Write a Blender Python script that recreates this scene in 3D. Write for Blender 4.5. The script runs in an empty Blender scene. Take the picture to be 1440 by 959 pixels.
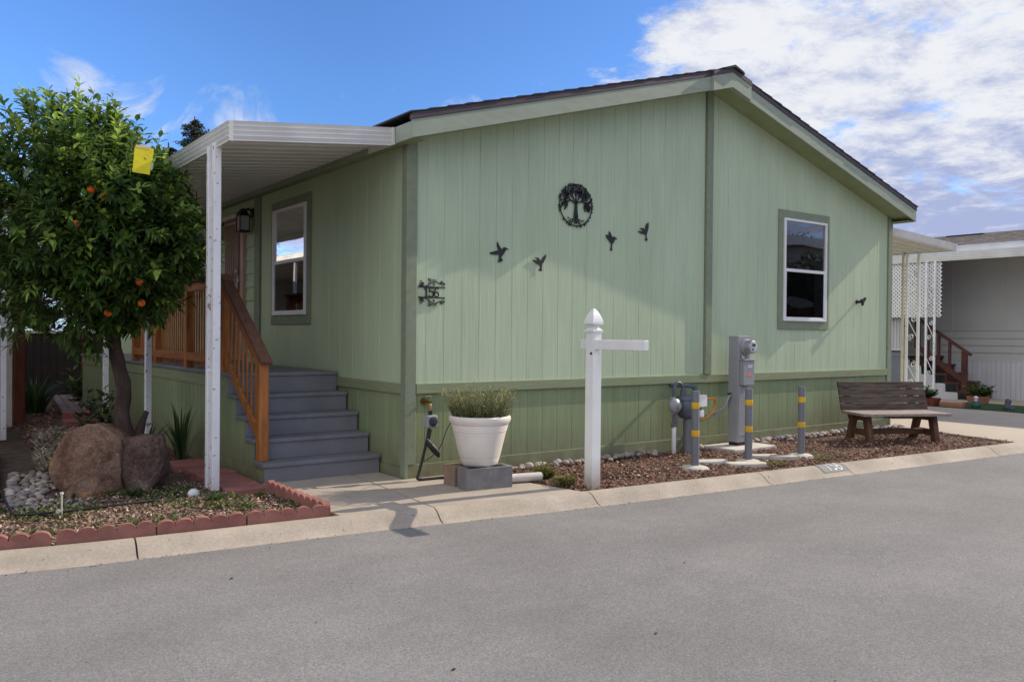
import bpy, math, random
from mathutils import Vector, Matrix, Quaternion, noise as mnoise
R = random.Random(7)
scene = bpy.context.scene
COL = scene.collection
PI = math.pi
rad = math.radians

# ------------------------------------------------------------------ materials
def s2l(c):
    return c / 12.92 if c <= 0.04045 else ((c + 0.055) / 1.055) ** 2.4
def L(r, g, b):
    return (s2l(r / 255), s2l(g / 255), s2l(b / 255), 1)
def C(r, g, b):
    return (r, g, b, 1)

class NT:
    def __init__(self, m):
        self.t = m.node_tree; self.n = self.t.nodes; self.l = self.t.links
    def new(self, typ, **kw):
        nd = self.n.new(typ)
        for k, v in kw.items():
            if k in nd.inputs: nd.inputs[k].default_value = v
            else: setattr(nd, k, v)
        return nd
    def link(self, a, b): self.l.new(a, b)

def base_mat(name):
    m = bpy.data.materials.new(name); m.use_nodes = True
    t = NT(m); t.n.clear()
    out = t.new('ShaderNodeOutputMaterial')
    p = t.new('ShaderNodeBsdfPrincipled')
    t.link(p.outputs[0], out.inputs[0])
    return m, t, p, out

def noise_node(t, vec, scale, detail=5, rough=.55, dist=0):
    n = t.new('ShaderNodeTexNoise'); n.inputs['Scale'].default_value = scale
    n.inputs['Detail'].default_value = detail; n.inputs['Roughness'].default_value = rough
    n.inputs['Distortion'].default_value = dist
    t.link(vec, n.inputs['Vector']); return n

def ramp(t, fac, stops, interp='LINEAR'):
    r = t.new('ShaderNodeValToRGB'); cr = r.color_ramp; cr.interpolation = interp
    while len(cr.elements) < len(stops): cr.elements.new(0.5)
    for e, (p, c) in zip(cr.elements, stops):
        e.position = p; e.color = c
    t.link(fac, r.inputs[0]); return r

def mixc(t, fac, a, b, mode='MIX'):
    m = t.new('ShaderNodeMix'); m.data_type = 'RGBA'; m.blend_type = mode
    for s, v in ((m.inputs[0], fac), (m.inputs[6], a), (m.inputs[7], b)):
        if isinstance(v, (int, float)): s.default_value = v
        elif isinstance(v, tuple): s.default_value = v
        else: t.link(v, s)
    return m.outputs[2]

def pm(name, c1, c2=None, scale=6, lo=.35, hi=.65, rough=.75, bump=.15, bscale=80, bdist=.004, stretch=(1, 1, 1),
       spec=.35, metal=0, chips=None, dirt=None, fine=None, coat=0, grime=0):
    """painted / weathered surface: two-tone noise, fine grain, bump, optional chips and dirt near the ground"""
    m, t, p, out = base_mat(name)
    g = t.new('ShaderNodeNewGeometry')
    mp = t.new('ShaderNodeMapping'); mp.inputs['Scale'].default_value = stretch
    t.link(g.outputs['Position'], mp.inputs[0]); v = mp.outputs[0]
    if c2 is None: c2 = tuple(x * .86 for x in c1[:3]) + (1,)
    n1 = noise_node(t, v, scale)
    col = ramp(t, n1.outputs[0], [(lo, c1), (hi, c2)]).outputs[0]
    if fine:
        fs, fa = fine
        nf = noise_node(t, v, fs, 3, .7)
        rr = ramp(t, nf.outputs[0], [(.3, (1 - fa,) * 3 + (1,)), (.7, (1 + fa,) * 3 + (1,))])
        col = mixc(t, 1.0, col, rr.outputs[0], 'MULTIPLY')
    if grime:      # broad patchy fading and rain streaks
        mg = t.new('ShaderNodeMapping'); mg.inputs['Scale'].default_value = (1.6, 1.6, .45); t.link(g.outputs['Position'], mg.inputs[0])
        ng = noise_node(t, mg.outputs[0], 1.1, 6, .6)
        col = mixc(t, 1.0, col, ramp(t, ng.outputs[0], [(.3, (1 - grime, 1 - grime, 1 - grime * 1.2, 1)), (.7, (1 + grime * .5,) * 3 + (1,))]).outputs[0], 'MULTIPLY')
    if chips:
        cc, cs, th = chips
        nc = noise_node(t, g.outputs['Position'], cs, 4, .6)
        f = ramp(t, nc.outputs[0], [(th, (0, 0, 0, 1)), (th + .02, (1, 1, 1, 1))])
        col = mixc(t, f.outputs[0], col, cc)
    if dirt:
        dc, z0, z1, amt = dirt
        sx = t.new('ShaderNodeSeparateXYZ'); t.link(g.outputs['Position'], sx.inputs[0])
        nd = noise_node(t, g.outputs['Position'], 7, 4)
        mr = t.new('ShaderNodeMapRange'); mr.inputs[1].default_value = z1; mr.inputs[2].default_value = z0
        t.link(sx.outputs[2], mr.inputs[0])
        mm = t.new('ShaderNodeMath'); mm.operation = 'MULTIPLY'; t.link(mr.outputs[0], mm.inputs[0]); t.link(nd.outputs[0], mm.inputs[1])
        m2 = t.new('ShaderNodeMath'); m2.operation = 'MULTIPLY'; m2.use_clamp = True; t.link(mm.outputs[0], m2.inputs[0]); m2.inputs[1].default_value = amt
        col = mixc(t, m2.outputs[0], col, dc)
    t.link(col, p.inputs['Base Color'])
    p.inputs['Roughness'].default_value = rough
    p.inputs['Metallic'].default_value = metal
    p.inputs['Specular IOR Level'].default_value = spec
    if coat: p.inputs['Coat Weight'].default_value = coat
    if bump:
        nb = noise_node(t, v, bscale, 5, .6)
        b = t.new('ShaderNodeBump'); b.inputs['Strength'].default_value = bump; b.inputs['Distance'].default_value = bdist
        t.link(nb.outputs[0], b.inputs['Height']); t.link(b.outputs[0], p.inputs['Normal'])
    return m

def attr_leaf_mat(name, dark, light, gloss=.35, trans=.42):
    """leaf material, per-leaf random value from the 'rnd' attribute"""
    m, t, p, out = base_mat(name)
    a = t.new('ShaderNodeAttribute'); a.attribute_name = 'rnd'
    mid = tuple((x + y) / 2 * .9 for x, y in zip(dark, light))
    col = ramp(t, a.outputs['Fac'], [(0, dark), (.72, mid), (.9, light), (1, tuple(min(1, x * 1.25) for x in light))]).outputs[0]
    t.link(col, p.inputs['Base Color'])
    p.inputs['Roughness'].default_value = gloss; p.inputs['Specular IOR Level'].default_value = .45
    tr = t.new('ShaderNodeBsdfTranslucent')
    hs = t.new('ShaderNodeHueSaturation'); hs.inputs['Value'].default_value = 1.3; hs.inputs['Hue'].default_value = .485
    t.link(col, hs.inputs['Color']); t.link(hs.outputs[0], tr.inputs[0])
    mx = t.new('ShaderNodeMixShader'); mx.inputs[0].default_value = trans
    t.link(p.outputs[0], mx.inputs[1]); t.link(tr.outputs[0], mx.inputs[2]); t.link(mx.outputs[0], out.inputs[0])
    return m

def glass_mat(name, tint=(.9, .93, .92, 1), refl=1.0):
    m, t, p, out = base_mat(name)
    fr = t.new('ShaderNodeFresnel'); fr.inputs[0].default_value = 2.6
    gl = t.new('ShaderNodeBsdfGlossy'); gl.inputs['Roughness'].default_value = .015; gl.inputs[0].default_value = (refl, refl, refl, 1)
    g = t.new('ShaderNodeNewGeometry'); n = noise_node(t, g.outputs['Position'], 1.3, 1)
    b = t.new('ShaderNodeBump'); b.inputs['Strength'].default_value = .08; b.inputs['Distance'].default_value = .02
    t.link(n.outputs[0], b.inputs['Height']); t.link(b.outputs[0], gl.inputs['Normal'])
    tr = t.new('ShaderNodeBsdfTransparent'); tr.inputs[0].default_value = tint
    mx = t.new('ShaderNodeMixShader'); t.link(fr.outputs[0], mx.inputs[0]); t.link(tr.outputs[0], mx.inputs[1]); t.link(gl.outputs[0], mx.inputs[2])
    t.link(mx.outputs[0], out.inputs[0]); return m

M = {}
def setup_mats():
    V = (28, 28, .9)
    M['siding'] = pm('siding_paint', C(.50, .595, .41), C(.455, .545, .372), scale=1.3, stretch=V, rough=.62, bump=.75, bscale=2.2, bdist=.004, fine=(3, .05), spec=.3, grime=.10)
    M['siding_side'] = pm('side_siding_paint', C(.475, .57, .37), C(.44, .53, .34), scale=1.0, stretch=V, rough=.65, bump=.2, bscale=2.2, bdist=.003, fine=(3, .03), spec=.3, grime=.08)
    M['skirt'] = pm('skirting_paint', C(.275, .335, .18), C(.24, .295, .158), scale=1.3, stretch=V, rough=.65, bump=.55, bscale=2.2, bdist=.004, fine=(3, .06), dirt=(C(.17, .15, .09), .0, .42, 1.5), grime=.14)
    M['trim'] = pm('trim_paint', C(.24, .275, .185), C(.205, .24, .16), scale=3, stretch=(6, 6, 6), rough=.6, bump=.3, bscale=30, fine=(12, .05))
    M['trim2'] = pm('band_paint', C(.27, .31, .175), C(.235, .27, .15), scale=2, stretch=(1, 1, 14), rough=.6, bump=.4, bscale=6, fine=(5, .06))
    M['fascia'] = pm('fascia_paint', C(.325, .37, .285), C(.285, .325, .25), scale=2, stretch=(2, 2, 8), rough=.6, bump=.3, bscale=14, fine=(8, .05))
    M['soffit'] = pm('soffit_paint', C(.30, .35, .19), rough=.8, bump=.1)
    M['drip'] = pm('drip_edge_brown', C(.075, .055, .065), C(.06, .045, .055), rough=.5)
    M['shingle'] = pm('dark_shingle', C(.035, .03, .035), C(.06, .05, .05), scale=30, rough=.95, bump=.8, bscale=200)
    M['vinyl'] = pm('white_vinyl', C(.82, .82, .81), C(.75, .75, .74), scale=3, rough=.4, bump=.03, dirt=(C(.36, .28, .2), 0, .28, 1.2), grime=.07, chips=(C(.55, .51, .45), 30, .71))
    M['alum'] = pm('white_aluminium', C(.74, .73, .71), C(.66, .65, .63), scale=2.5, rough=.45, bump=.05, dirt=None, fine=(20, .03), grime=.10)
    M['alum_under'] = pm('aged_cream_aluminium', C(.78, .76, .71), C(.68, .66, .61), scale=1.2, rough=.5, bump=.05)
    M['postwhite'] = pm('chipped_white_paint', C(.88, .88, .89), C(.80, .80, .81), scale=3, rough=.5, bump=.1, bscale=30, chips=(C(.36, .28, .21), 18, .635), dirt=(C(.40, .33, .25), 0, .3, .9), grime=.08)
    M['grey'] = pm('grey_deck_paint', C(.20, .20, .222), C(.165, .165, .187), scale=3, rough=.55, bump=.2, bscale=40, fine=(30, .05), dirt=(C(.19, .175, .155), 0, .25, .8), chips=(C(.27, .265, .26), 34, .70), grime=.14)
    M['wood'] = pm('stained_redwood', C(.46, .17, .042), C(.28, .095, .025), scale=2.2, stretch=(9, 9, 1.2), rough=.6, bump=.3, bscale=10, fine=(9, .12))
    M['woodh'] = pm('stained_redwood_rail', C(.40, .145, .042), C(.25, .085, .027), scale=2.2, stretch=(9, 1.2, 9), rough=.6, bump=.3, bscale=10, fine=(9, .12))
    M['woodcap'] = pm('weathered_redwood_cap', C(.17, .085, .055), C(.12, .055, .035), scale=2.2, stretch=(9, 1.2, 9), rough=.7, bump=.3, bscale=10, fine=(9, .1))
    M['bench'] = pm('weathered_bench_wood', C(.135, .098, .075), C(.062, .043, .034), scale=1.6, stretch=(2.5, 2.5, 22), rough=.85, bump=.6, bscale=7, fine=(8, .2))
    M['benchseat'] = pm('sun_bleached_bench_wood', C(.34, .28, .25), C(.22, .17, .15), scale=2.5, stretch=(3, 9, 9), rough=.85, bump=.5, bscale=7, fine=(8, .15))
    M['benchleg'] = pm('worn_bench_leg_wood', C(.15, .075, .045), C(.085, .04, .025), scale=2.2, stretch=(9, 9, 1.2), rough=.8, bump=.4, bscale=8, fine=(8, .15))
    M['black'] = pm('black_metal', C(.018, .018, .02), C(.028, .028, .03), rough=.45, bump=.05)
    M['blackplastic'] = pm('black_plastic', C(.02, .02, .022), rough=.5, bump=.0)
    M['asphalt'] = None
    M['potw'] = pm('cream_plastic_pot', C(.80, .75, .68), C(.72, .66, .59), scale=4, rough=.5, bump=.08, bscale=30, dirt=(C(.4, .32, .24), .18, .45, .7))
    M['block'] = pm('grey_concrete_block', C(.23, .22, .21), C(.17, .165, .16), scale=10, rough=.95, bump=.6, bscale=160, bdist=.004, fine=(120, .2))
    M['brownblock'] = pm('tan_concrete_block', C(.30, .21, .155), C(.24, .17, .12), scale=10, rough=.95, bump=.6, bscale=160, fine=(120, .15))
    M['greymetal'] = pm('grey_painted_steel', C(.31, .315, .33), C(.27, .275, .29), scale=3, rough=.4, bump=.06, spec=.5, fine=(40, .03))
    M['bollard'] = pm('grey_bollard_paint', C(.17, .175, .19), C(.145, .15, .165), scale=4, rough=.5, bump=.1, fine=(30, .05))
    M['yellow'] = pm('yellow_band_paint', C(.72, .42, .02), C(.6, .34, .02), scale=10, rough=.5, bump=.05)
    M['meterblue'] = pm('blue_grey_meter_paint', C(.10, .125, .15), C(.085, .105, .13), scale=4, rough=.45, bump=.08, fine=(30, .05))
    M['brass'] = pm('tarnished_brass', C(.35, .23, .09), C(.2, .13, .06), scale=20, rough=.4, metal=1)
    M['steel'] = pm('galvanised_steel', C(.5, .5, .52), C(.38, .38, .4), scale=12, rough=.4, metal=.8)
    M['orange'] = pm('orange_cable_jacket', C(.8, .28, .03), rough=.4, bump=0)
    M['fruit'] = pm('orange_peel', C(.85, .20, .01), C(.75, .13, .01), scale=12, rough=.4, bump=.2, bscale=220, spec=.5)
    M['bark'] = pm('tree_bark', C(.10, .064, .05), C(.05, .032, .026), scale=5, stretch=(3, 3, .8), rough=.9, bump=.9, bscale=18, bdist=.02, fine=(40, .2))
    M['leaf'] = attr_leaf_mat('citrus_leaf', C(.028, .085, .022), C(.34, .50, .095))
    M['weed'] = attr_leaf_mat('weed_leaf', C(.03, .06, .015), C(.15, .21, .05), gloss=.6)
    M['strap'] = attr_leaf_mat('strap_leaf', C(.02, .055, .018), C(.10, .17, .05), gloss=.5)
    M['lav'] = attr_leaf_mat('lavender_leaf', C(.09, .12, .05), C(.42, .40, .19), gloss=.7, trans=.25)
    M['yweed'] = attr_leaf_mat('yellow_green_leaf', C(.11, .12, .03), C(.42, .40, .13), gloss=.7)
    M['dry'] = attr_leaf_mat('dry_leaf', C(.16, .13, .08), C(.5, .42, .31), gloss=.8, trans=.1)
    M['conif'] = attr_leaf_mat('conifer_needles', C(.035, .045, .035), C(.11, .125, .09), gloss=.8, trans=.1)
    M['mulch'] = attr_leaf_mat('bark_mulch', C(.085, .032, .022), C(.44, .24, .165), gloss=.9, trans=0)
    M['litter'] = attr_leaf_mat('fallen_leaf_litter', C(.11, .062, .042), C(.56, .41, .30), gloss=.9, trans=.05)
    M['redbrick'] = pm('red_edging_concrete', C(.34, .145, .115), C(.235, .098, .078), scale=7, rough=.95, bump=.4, bscale=120, fine=(90, .12), dirt=(C(.2, .13, .1), -.02, .05, .8))
    M['redpaver'] = pm('red_paver_concrete', C(.33, .135, .115), C(.26, .10, .085), scale=5, rough=.95, bump=.4, bscale=120, fine=(90, .1))
    M['pinkpaver'] = pm('faded_pink_plank', C(.26, .2, .2), C(.19, .14, .14), scale=4, rough=.95, bump=.4, bscale=60, fine=(40, .12))
    M['concrete'] = pm('tan_concrete', C(.42, .362, .303), C(.35, .303, .255), scale=2.2, lo=.3, hi=.7, rough=.9, bump=.35, bscale=180, bdist=.003, fine=(70, .10), grime=.16, chips=(C(.2, .165, .13), 26, .71))
    M['curb'] = pm('curb_concrete', C(.455, .39, .32), C(.32, .275, .228), scale=1.6, lo=.3, hi=.7, rough=.9, bump=.4, bscale=160, bdist=.004, fine=(55, .14), chips=(C(.20, .165, .13), 19, .665), grime=.22)
    M['palecrete'] = pm('pale_concrete', C(.60, .56, .50), C(.48, .44, .38), scale=6, rough=.9, bump=.4, bscale=90, fine=(60, .12))
    M['driveway'] = pm('driveway_concrete', C(.46, .39, .31), C(.40, .34, .27), scale=.8, rough=.9, bump=.3, bscale=160, bdist=.003, fine=(50, .08))
    M['soil'] = pm('garden_soil', C(.15, .10, .072), C(.08, .052, .04), scale=9, rough=1, bump=1, bscale=60, bdist=.02, fine=(140, .3))
    M['darksoil'] = pm('damp_soil', C(.07, .05, .04), C(.04, .028, .022), scale=9, rough=1, bump=1, bscale=60, bdist=.02, fine=(140, .3))
    M['farground'] = pm('open_ground', C(.22, .19, .15), C(.16, .14, .11), scale=.3, rough=1, bump=.3)
    M['turf'] = pm('green_turf', C(.035, .09, .03), C(.025, .06, .02), scale=40, rough=1, bump=1, bscale=300, bdist=.01)
    M['doorwood'] = pm('tan_security_door', C(.50, .35, .26), C(.42, .29, .21), scale=3, rough=.5, bump=.05)
    M['doordark'] = pm('door_gap_brown', C(.20, .11, .08), rough=.6, bump=.05)
    M['interior'] = pm('dark_room', C(.03, .028, .035), rough=.9, bump=0)
    M['curtain'] = pm('grey_blind', C(.20, .19, .18), C(.15, .145, .14), stretch=(1, 1, 30), scale=1.2, rough=.8, bump=0)
    M['pillow'] = pm('pale_pillow', C(.45, .45, .5), rough=.9, bump=.1)
    M['bedbrown'] = pm('brown_headboard', C(.13, .065, .045), rough=.6, bump=.05)
    M['glass'] = glass_mat('window_glass')
    M['screen'] = glass_mat('dimmed_glass', (.7, .7, .7, 1), .35)  # lower panes: darker reflection put into the glass colour
    M['lampglass'] = pm('frosted_lamp_glass', C(.45, .46, .46), C(.4, .41, .41), rough=.25, bump=0, spec=.5)
    M['trap'] = pm('yellow_sticky_card', C(.78, .70, .02), C(.70, .60, .015), scale=14, rough=.4, bump=.05, chips=(C(.12, .09, .02), 70, .74))
    M['paper'] = pm('white_paper', C(.78, .76, .70), rough=.7, bump=0)
    M['pinkpaper'] = pm('faded_pink_strip', C(.72, .55, .32), rough=.7, bump=0)
    M['redfence'] = pm('dark_red_fence_paint', C(.19, .045, .025), C(.13, .03, .018), scale=3, stretch=(6, 6, 1), rough=.7, bump=.2)
    M['darkfence'] = pm('dark_fence_board', C(.05, .036, .034), C(.035, .026, .025), scale=3, stretch=(6, 6, 1), rough=.85, bump=.3)
    M['cream'] = pm('cream_paint', C(.68, .6, .5), rough=.6, bump=.05)
    M['nwall'] = pm('grey_neighbour_wall', C(.46, .455, .445), C(.42, .415, .405), scale=1, rough=.7, bump=.05)
    M['nskirt'] = pm('pale_neighbour_skirting', C(.56, .56, .58), C(.50, .50, .52), scale=1, stretch=(8, 8, 1), rough=.6, bump=.05)
    M['nroof'] = pm('grey_brown_shingles', C(.26, .23, .20), C(.13, .115, .105), scale=5, stretch=(1, 1, 1), rough=.95, bump=.6, bscale=50, bdist=.02, fine=(12, .25))
    M['nstair'] = pm('dark_red_brown_stain', C(.085, .028, .02), C(.055, .018, .014), scale=3, rough=.6, bump=.1)
    M['bluegrey'] = pm('blue_grey_panel', C(.20, .215, .25), rough=.7, bump=.05)
    M['shade'] = pm('porch_shadow_dark', C(.05, .055, .085), rough=.9, bump=0)  # porch shadow colour, painted on the panel behind the lattice
    M['terracotta'] = pm('terracotta', C(.36, .15, .10), rough=.8, bump=.2)
    M['teal'] = pm('teal_glaze', C(.03, .085, .075), rough=.3, bump=.05)
    M['darkglaze'] = pm('dark_blue_glaze', C(.035, .045, .065), C(.06, .07, .085), scale=20, rough=.35, bump=.1)
    M['numwhite'] = pm('worn_white_paint', C(.8, .8, .8), C(.55, .55, .55), scale=30, lo=.45, hi=.75, rough=.7, bump=.1)
    M['numgrey'] = pm('worn_grey_paint', C(.20, .21, .22), C(.30, .27, .23), scale=9, lo=.45, hi=.7, rough=.8, bump=.2)
    M['sticker'] = pm('pale_sticker', C(.62, .62, .64), rough=.5, bump=0)
    M['redsticker'] = pm('red_sticker', C(.7, .10, .10), C(.7, .3, .3), scale=40, rough=.5, bump=0)
    M['dial'] = pm('meter_dial', C(.55, .56, .57), C(.4, .41, .42), scale=20, rough=.3, bump=0)
    M['rust'] = pm('brown_fascia', C(.1, .06, .04), rough=.7)
    M['shellwhite'] = pm('white_stone', C(.75, .74, .72), rough=.7, bump=.1)
    M['solar'] = pm('dark_skylight', C(.012, .012, .016), rough=.3, bump=0)
    M['debris'] = pm('dry_debris', C(.05, .035, .03), rough=.9)
    M['across'] = pm('beige_stucco', C(.38, .34, .29), rough=.9)

def asphalt():
    m, t, p, out = base_mat('worn_asphalt')
    g = t.new('ShaderNodeNewGeometry'); v = g.outputs['Position']
    n1 = noise_node(t, v, .55, 6, .6); big = ramp(t, n1.outputs[0], [(.3, C(.188, .182, .176)), (.7, C(.252, .244, .236))]).outputs[0]
    mp = t.new('ShaderNodeMapping'); mp.inputs['Scale'].default_value = (.25, 1.6, 1); mp.inputs['Rotation'].default_value = (0, 0, .07); t.link(v, mp.inputs[0])
    n1b = noise_node(t, mp.outputs[0], 1.1, 4, .6)
    big = mixc(t, .55, big, ramp(t, n1b.outputs[0], [(.35, (.88, .88, .885, 1)), (.65, (1.05, 1.05, 1.04, 1))]).outputs[0], 'MULTIPLY')
    n2 = noise_node(t, v, 88, 5, .8); c = mixc(t, 1, big, ramp(t, n2.outputs[0], [(.3, (.56, .56, .57, 1)), (.5, (.99, .99, 1.0, 1)), (.72, (1.36, 1.36, 1.35, 1))]).outputs[0], 'MULTIPLY')
    vo = t.new('ShaderNodeTexVoronoi'); vo.inputs['Scale'].default_value = 85; t.link(v, vo.inputs['Vector'])
    c = mixc(t, .55, c, ramp(t, vo.outputs['Color'], [(.1, (.72, .72, .73, 1)), (.5, (1, 1, 1, 1)), (.95, (1.3, 1.28, 1.25, 1))]).outputs[0], 'MULTIPLY')
    n3 = noise_node(t, v, 5, 5, .7); c = mixc(t, 1, c, ramp(t, n3.outputs[0], [(.3, (.94, .94, .945, 1)), (.7, (1.05, 1.045, 1.04, 1))]).outputs[0], 'MULTIPLY')
    t.link(c, p.inputs['Base Color']); p.inputs['Roughness'].default_value = .92; p.inputs['Specular IOR Level'].default_value = .2
    b = t.new('ShaderNodeBump'); b.inputs['Strength'].default_value = .6; b.inputs['Distance'].default_value = .006
    t.link(n2.outputs[0], b.inputs['Height']); t.link(b.outputs[0], p.inputs['Normal'])
    return m

def rock_mat(name, cols, scale):
    m, t, p, out = base_mat(name)
    g = t.new('ShaderNodeNewGeometry'); v = g.outputs['Position']
    n = noise_node(t, v, scale, 7, .65, .6)
    c = ramp(t, n.outputs[0], [(.28, cols[0]), (.43, cols[1]), (.56, cols[2]), (.72, cols[3])]).outputs[0]
    n2 = noise_node(t, v, 60, 5, .7); c = mixc(t, 1, c, ramp(t, n2.outputs[0], [(.3, (.62, .62, .62, 1)), (.7, (1.38, 1.36, 1.33, 1))]).outputs[0], 'MULTIPLY')
    nv = noise_node(t, v, 3.2, 3, .5, 1.2); vn = ramp(t, nv.outputs[0], [(.46, (1, 1, 1, 1)), (.49, (.35, .33, .32, 1)), (.51, (.4, .37, .36, 1)), (.54, (1, 1, 1, 1))]); c = mixc(t, .3, c, vn.outputs[0], 'MULTIPLY')
    t.link(c, p.inputs['Base Color']); p.inputs['Roughness'].default_value = .92; p.inputs['Specular IOR Level'].default_value = .2
    n3 = noise_node(t, v, 26, 10, .8)
    b = t.new('ShaderNodeBump'); b.inputs['Strength'].default_value = 1; b.inputs['Distance'].default_value = .05
    t.link(n3.outputs[0], b.inputs['Height']); t.link(b.outputs[0], p.inputs['Normal'])
    return m

def stone_mat(name):
    """river stones: tone differs from stone to stone (object random)"""
    m, t, p, out = base_mat(name)
    oi = t.new('ShaderNodeObjectInfo')
    c = ramp(t, oi.outputs['Random'], [(0, C(.17, .15, .14)), (.3, C(.32, .24, .18)), (.55, C(.25, .23, .23)), (.8, C(.40, .34, .28)), (1, C(.54, .50, .46))]).outputs[0]
    g = t.new('ShaderNodeNewGeometry'); n = noise_node(t, g.outputs['Position'], 40, 5, .6)
    c = mixc(t, 1, c, ramp(t, n.outputs[0], [(.3, (.75, .75, .75, 1)), (.7, (1.15, 1.15, 1.15, 1))]).outputs[0], 'MULTIPLY')
    t.link(c, p.inputs['Base Color']); p.inputs['Roughness'].default_value = .8
    return m

setup_mats()
M['asphalt'] = asphalt()
M['rock_orange'] = rock_mat('orange_brown_boulder', [C(.16, .095, .07), C(.32, .18, .12), C(.42, .27, .19), C(.70, .36, .13)], 4.2)
M['rock_purple'] = rock_mat('purple_brown_boulder', [C(.12, .078, .066), C(.21, .135, .11), C(.28, .19, .16), C(.48, .37, .32)], 5)
M['stone'] = stone_mat('river_stone')

# ------------------------------------------------------------------ object helpers
def wloc(o):
    v = Vector((0, 0, 0))
    while o is not None:
        v += o.location; o = o.parent
    return v

def tag(o, label=None, cat=None, group=None, kind=None):
    if label: o['label'] = label
    if cat: o['category'] = cat
    if group: o['group'] = group
    if kind: o['kind'] = kind
    return o

def thing(name, label, cat, loc=(0, 0, 0), group=None):
    o = bpy.data.objects.new(name, None); COL.objects.link(o)
    o.location = loc; o.empty_display_size = .1
    return tag(o, label, cat, group)

class MB:
    def __init__(s): s.v = []; s.f = []; s.r = []; s.cur = 0
    def add(s, vs, fs, rnd=None):
        b = len(s.v); s.v += [tuple(x) for x in vs]
        for f in fs: s.f.append([i + b for i in f]); s.r.append(s.cur if rnd is None else rnd)
        return s
    def box(s, x0, x1, y0, y1, z0, z1):
        if x0 > x1: x0, x1 = x1, x0
        if y0 > y1: y0, y1 = y1, y0
        if z0 > z1: z0, z1 = z1, z0
        return s.add([(x0, y0, z0), (x1, y0, z0), (x1, y1, z0), (x0, y1, z0), (x0, y0, z1), (x1, y0, z1), (x1, y1, z1), (x0, y1, z1)],
                     [(0, 3, 2, 1), (4, 5, 6, 7), (0, 1, 5, 4), (1, 2, 6, 5), (2, 3, 7, 6), (3, 0, 4, 7)])
    def hexa(s, bot, top):
        return s.add(list(bot) + list(top), [(0, 3, 2, 1), (4, 5, 6, 7), (0, 1, 5, 4), (1, 2, 6, 5), (2, 3, 7, 6), (3, 0, 4, 7)])
    def bar(s, p0, p1, w, h, up=(0, 0, 1)):
        """rectangular bar between two points; w sideways, h along up"""
        p0 = Vector(p0); p1 = Vector(p1); d = (p1 - p0).normalized(); u = Vector(up)
        sd = d.cross(u).normalized(); u = sd.cross(d).normalized()
        q = lambda p: [p - sd * w / 2 - u * h / 2, p + sd * w / 2 - u * h / 2, p + sd * w / 2 + u * h / 2, p - sd * w / 2 + u * h / 2]
        a, b = q(p0), q(p1)
        return s.add(a + b, [(0, 1, 2, 3), (7, 6, 5, 4), (0, 4, 5, 1), (1, 5, 6, 2), (2, 6, 7, 3), (3, 7, 4, 0)])
    def tube(s, pts, r, n=8, cap=True):
        pts = [Vector(p) for p in pts]
        rs = r if isinstance(r, (list, tuple)) else [r] * len(pts)
        vs = []; N = len(pts)
        prev = None
        for i, p in enumerate(pts):
            d = (pts[min(i + 1, N - 1)] - pts[max(i - 1, 0)])
            if d.length < 1e-9: d = Vector((0, 0, 1))
            d.normalize()
            if prev is None:
                a = Vector((0, 0, 1)) if abs(d.z) < .9 else Vector((1, 0, 0))
                a = (a - d * a.dot(d)).normalized()
            else:
                a = (prev - d * prev.dot(d))
                a = a.normalized() if a.length > 1e-6 else Vector((1, 0, 0))
            prev = a; b = d.cross(a)
            for k in range(n):
                t = 2 * PI * k / n
                vs.append(p + (a * math.cos(t) + b * math.sin(t)) * rs[i])
        fs = []
        for i in range(N - 1):
            for k in range(n):
                fs.append((i * n + k, i * n + (k + 1) % n, (i + 1) * n + (k + 1) % n, (i + 1) * n + k))
        if cap:
            fs.append(tuple(range(n - 1, -1, -1))); fs.append(tuple((N - 1) * n + k for k in range(n)))
        return s.add(vs, fs)
    def lathe(s, prof, c=(0, 0, 0), n=32, axis='z'):
        vs = []
        for (r, h) in prof:
            for k in range(n):
                t = 2 * PI * k / n
                if axis == 'z': vs.append((c[0] + r * math.cos(t), c[1] + r * math.sin(t), c[2] + h))
                elif axis == 'y': vs.append((c[0] + r * math.cos(t), c[1] + h, c[2] + r * math.sin(t)))
                else: vs.append((c[0] + h, c[1] + r * math.cos(t), c[2] + r * math.sin(t)))
        N = len(prof); fs = []
        for i in range(N - 1):
            for k in range(n):
                fs.append((i * n + k, i * n + (k + 1) % n, (i + 1) * n + (k + 1) % n, (i + 1) * n + k))
        fs.append(tuple(range(n - 1, -1, -1))); fs.append(tuple((N - 1) * n + k for k in range(n)))
        return s.add(vs, fs)
    def prism(s, poly, fn, d0, d1):
        """extrude a 2-D polygon; fn(u,v,d)->xyz"""
        n = len(poly)
        vs = [fn(u, v, d0) for u, v in poly] + [fn(u, v, d1) for u, v in poly]
        fs = [tuple(range(n)), tuple(range(2 * n - 1, n - 1, -1))]
        for i in range(n): fs.append((i, i + n, (i + 1) % n + n, (i + 1) % n))
        return s.add(vs, fs)
    def ribbon(s, pts, w, fn, d0, d1):
        """flat stroke of width w along 2-D pts, extruded"""
        for (a, b) in zip(pts[:-1], pts[1:]):
            dx, dy = b[0] - a[0], b[1] - a[1]; l = math.hypot(dx, dy) or 1
            nx, ny = -dy / l * w / 2, dx / l * w / 2; ex, ey = dx / l * w * .25, dy / l * w * .25
            s.prism([(a[0] - nx - ex, a[1] - ny - ey), (b[0] - nx + ex, b[1] - ny + ey), (b[0] + nx + ex, b[1] + ny + ey), (a[0] + nx - ex, a[1] + ny - ey)], fn, d0, d1)
        return s
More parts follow.
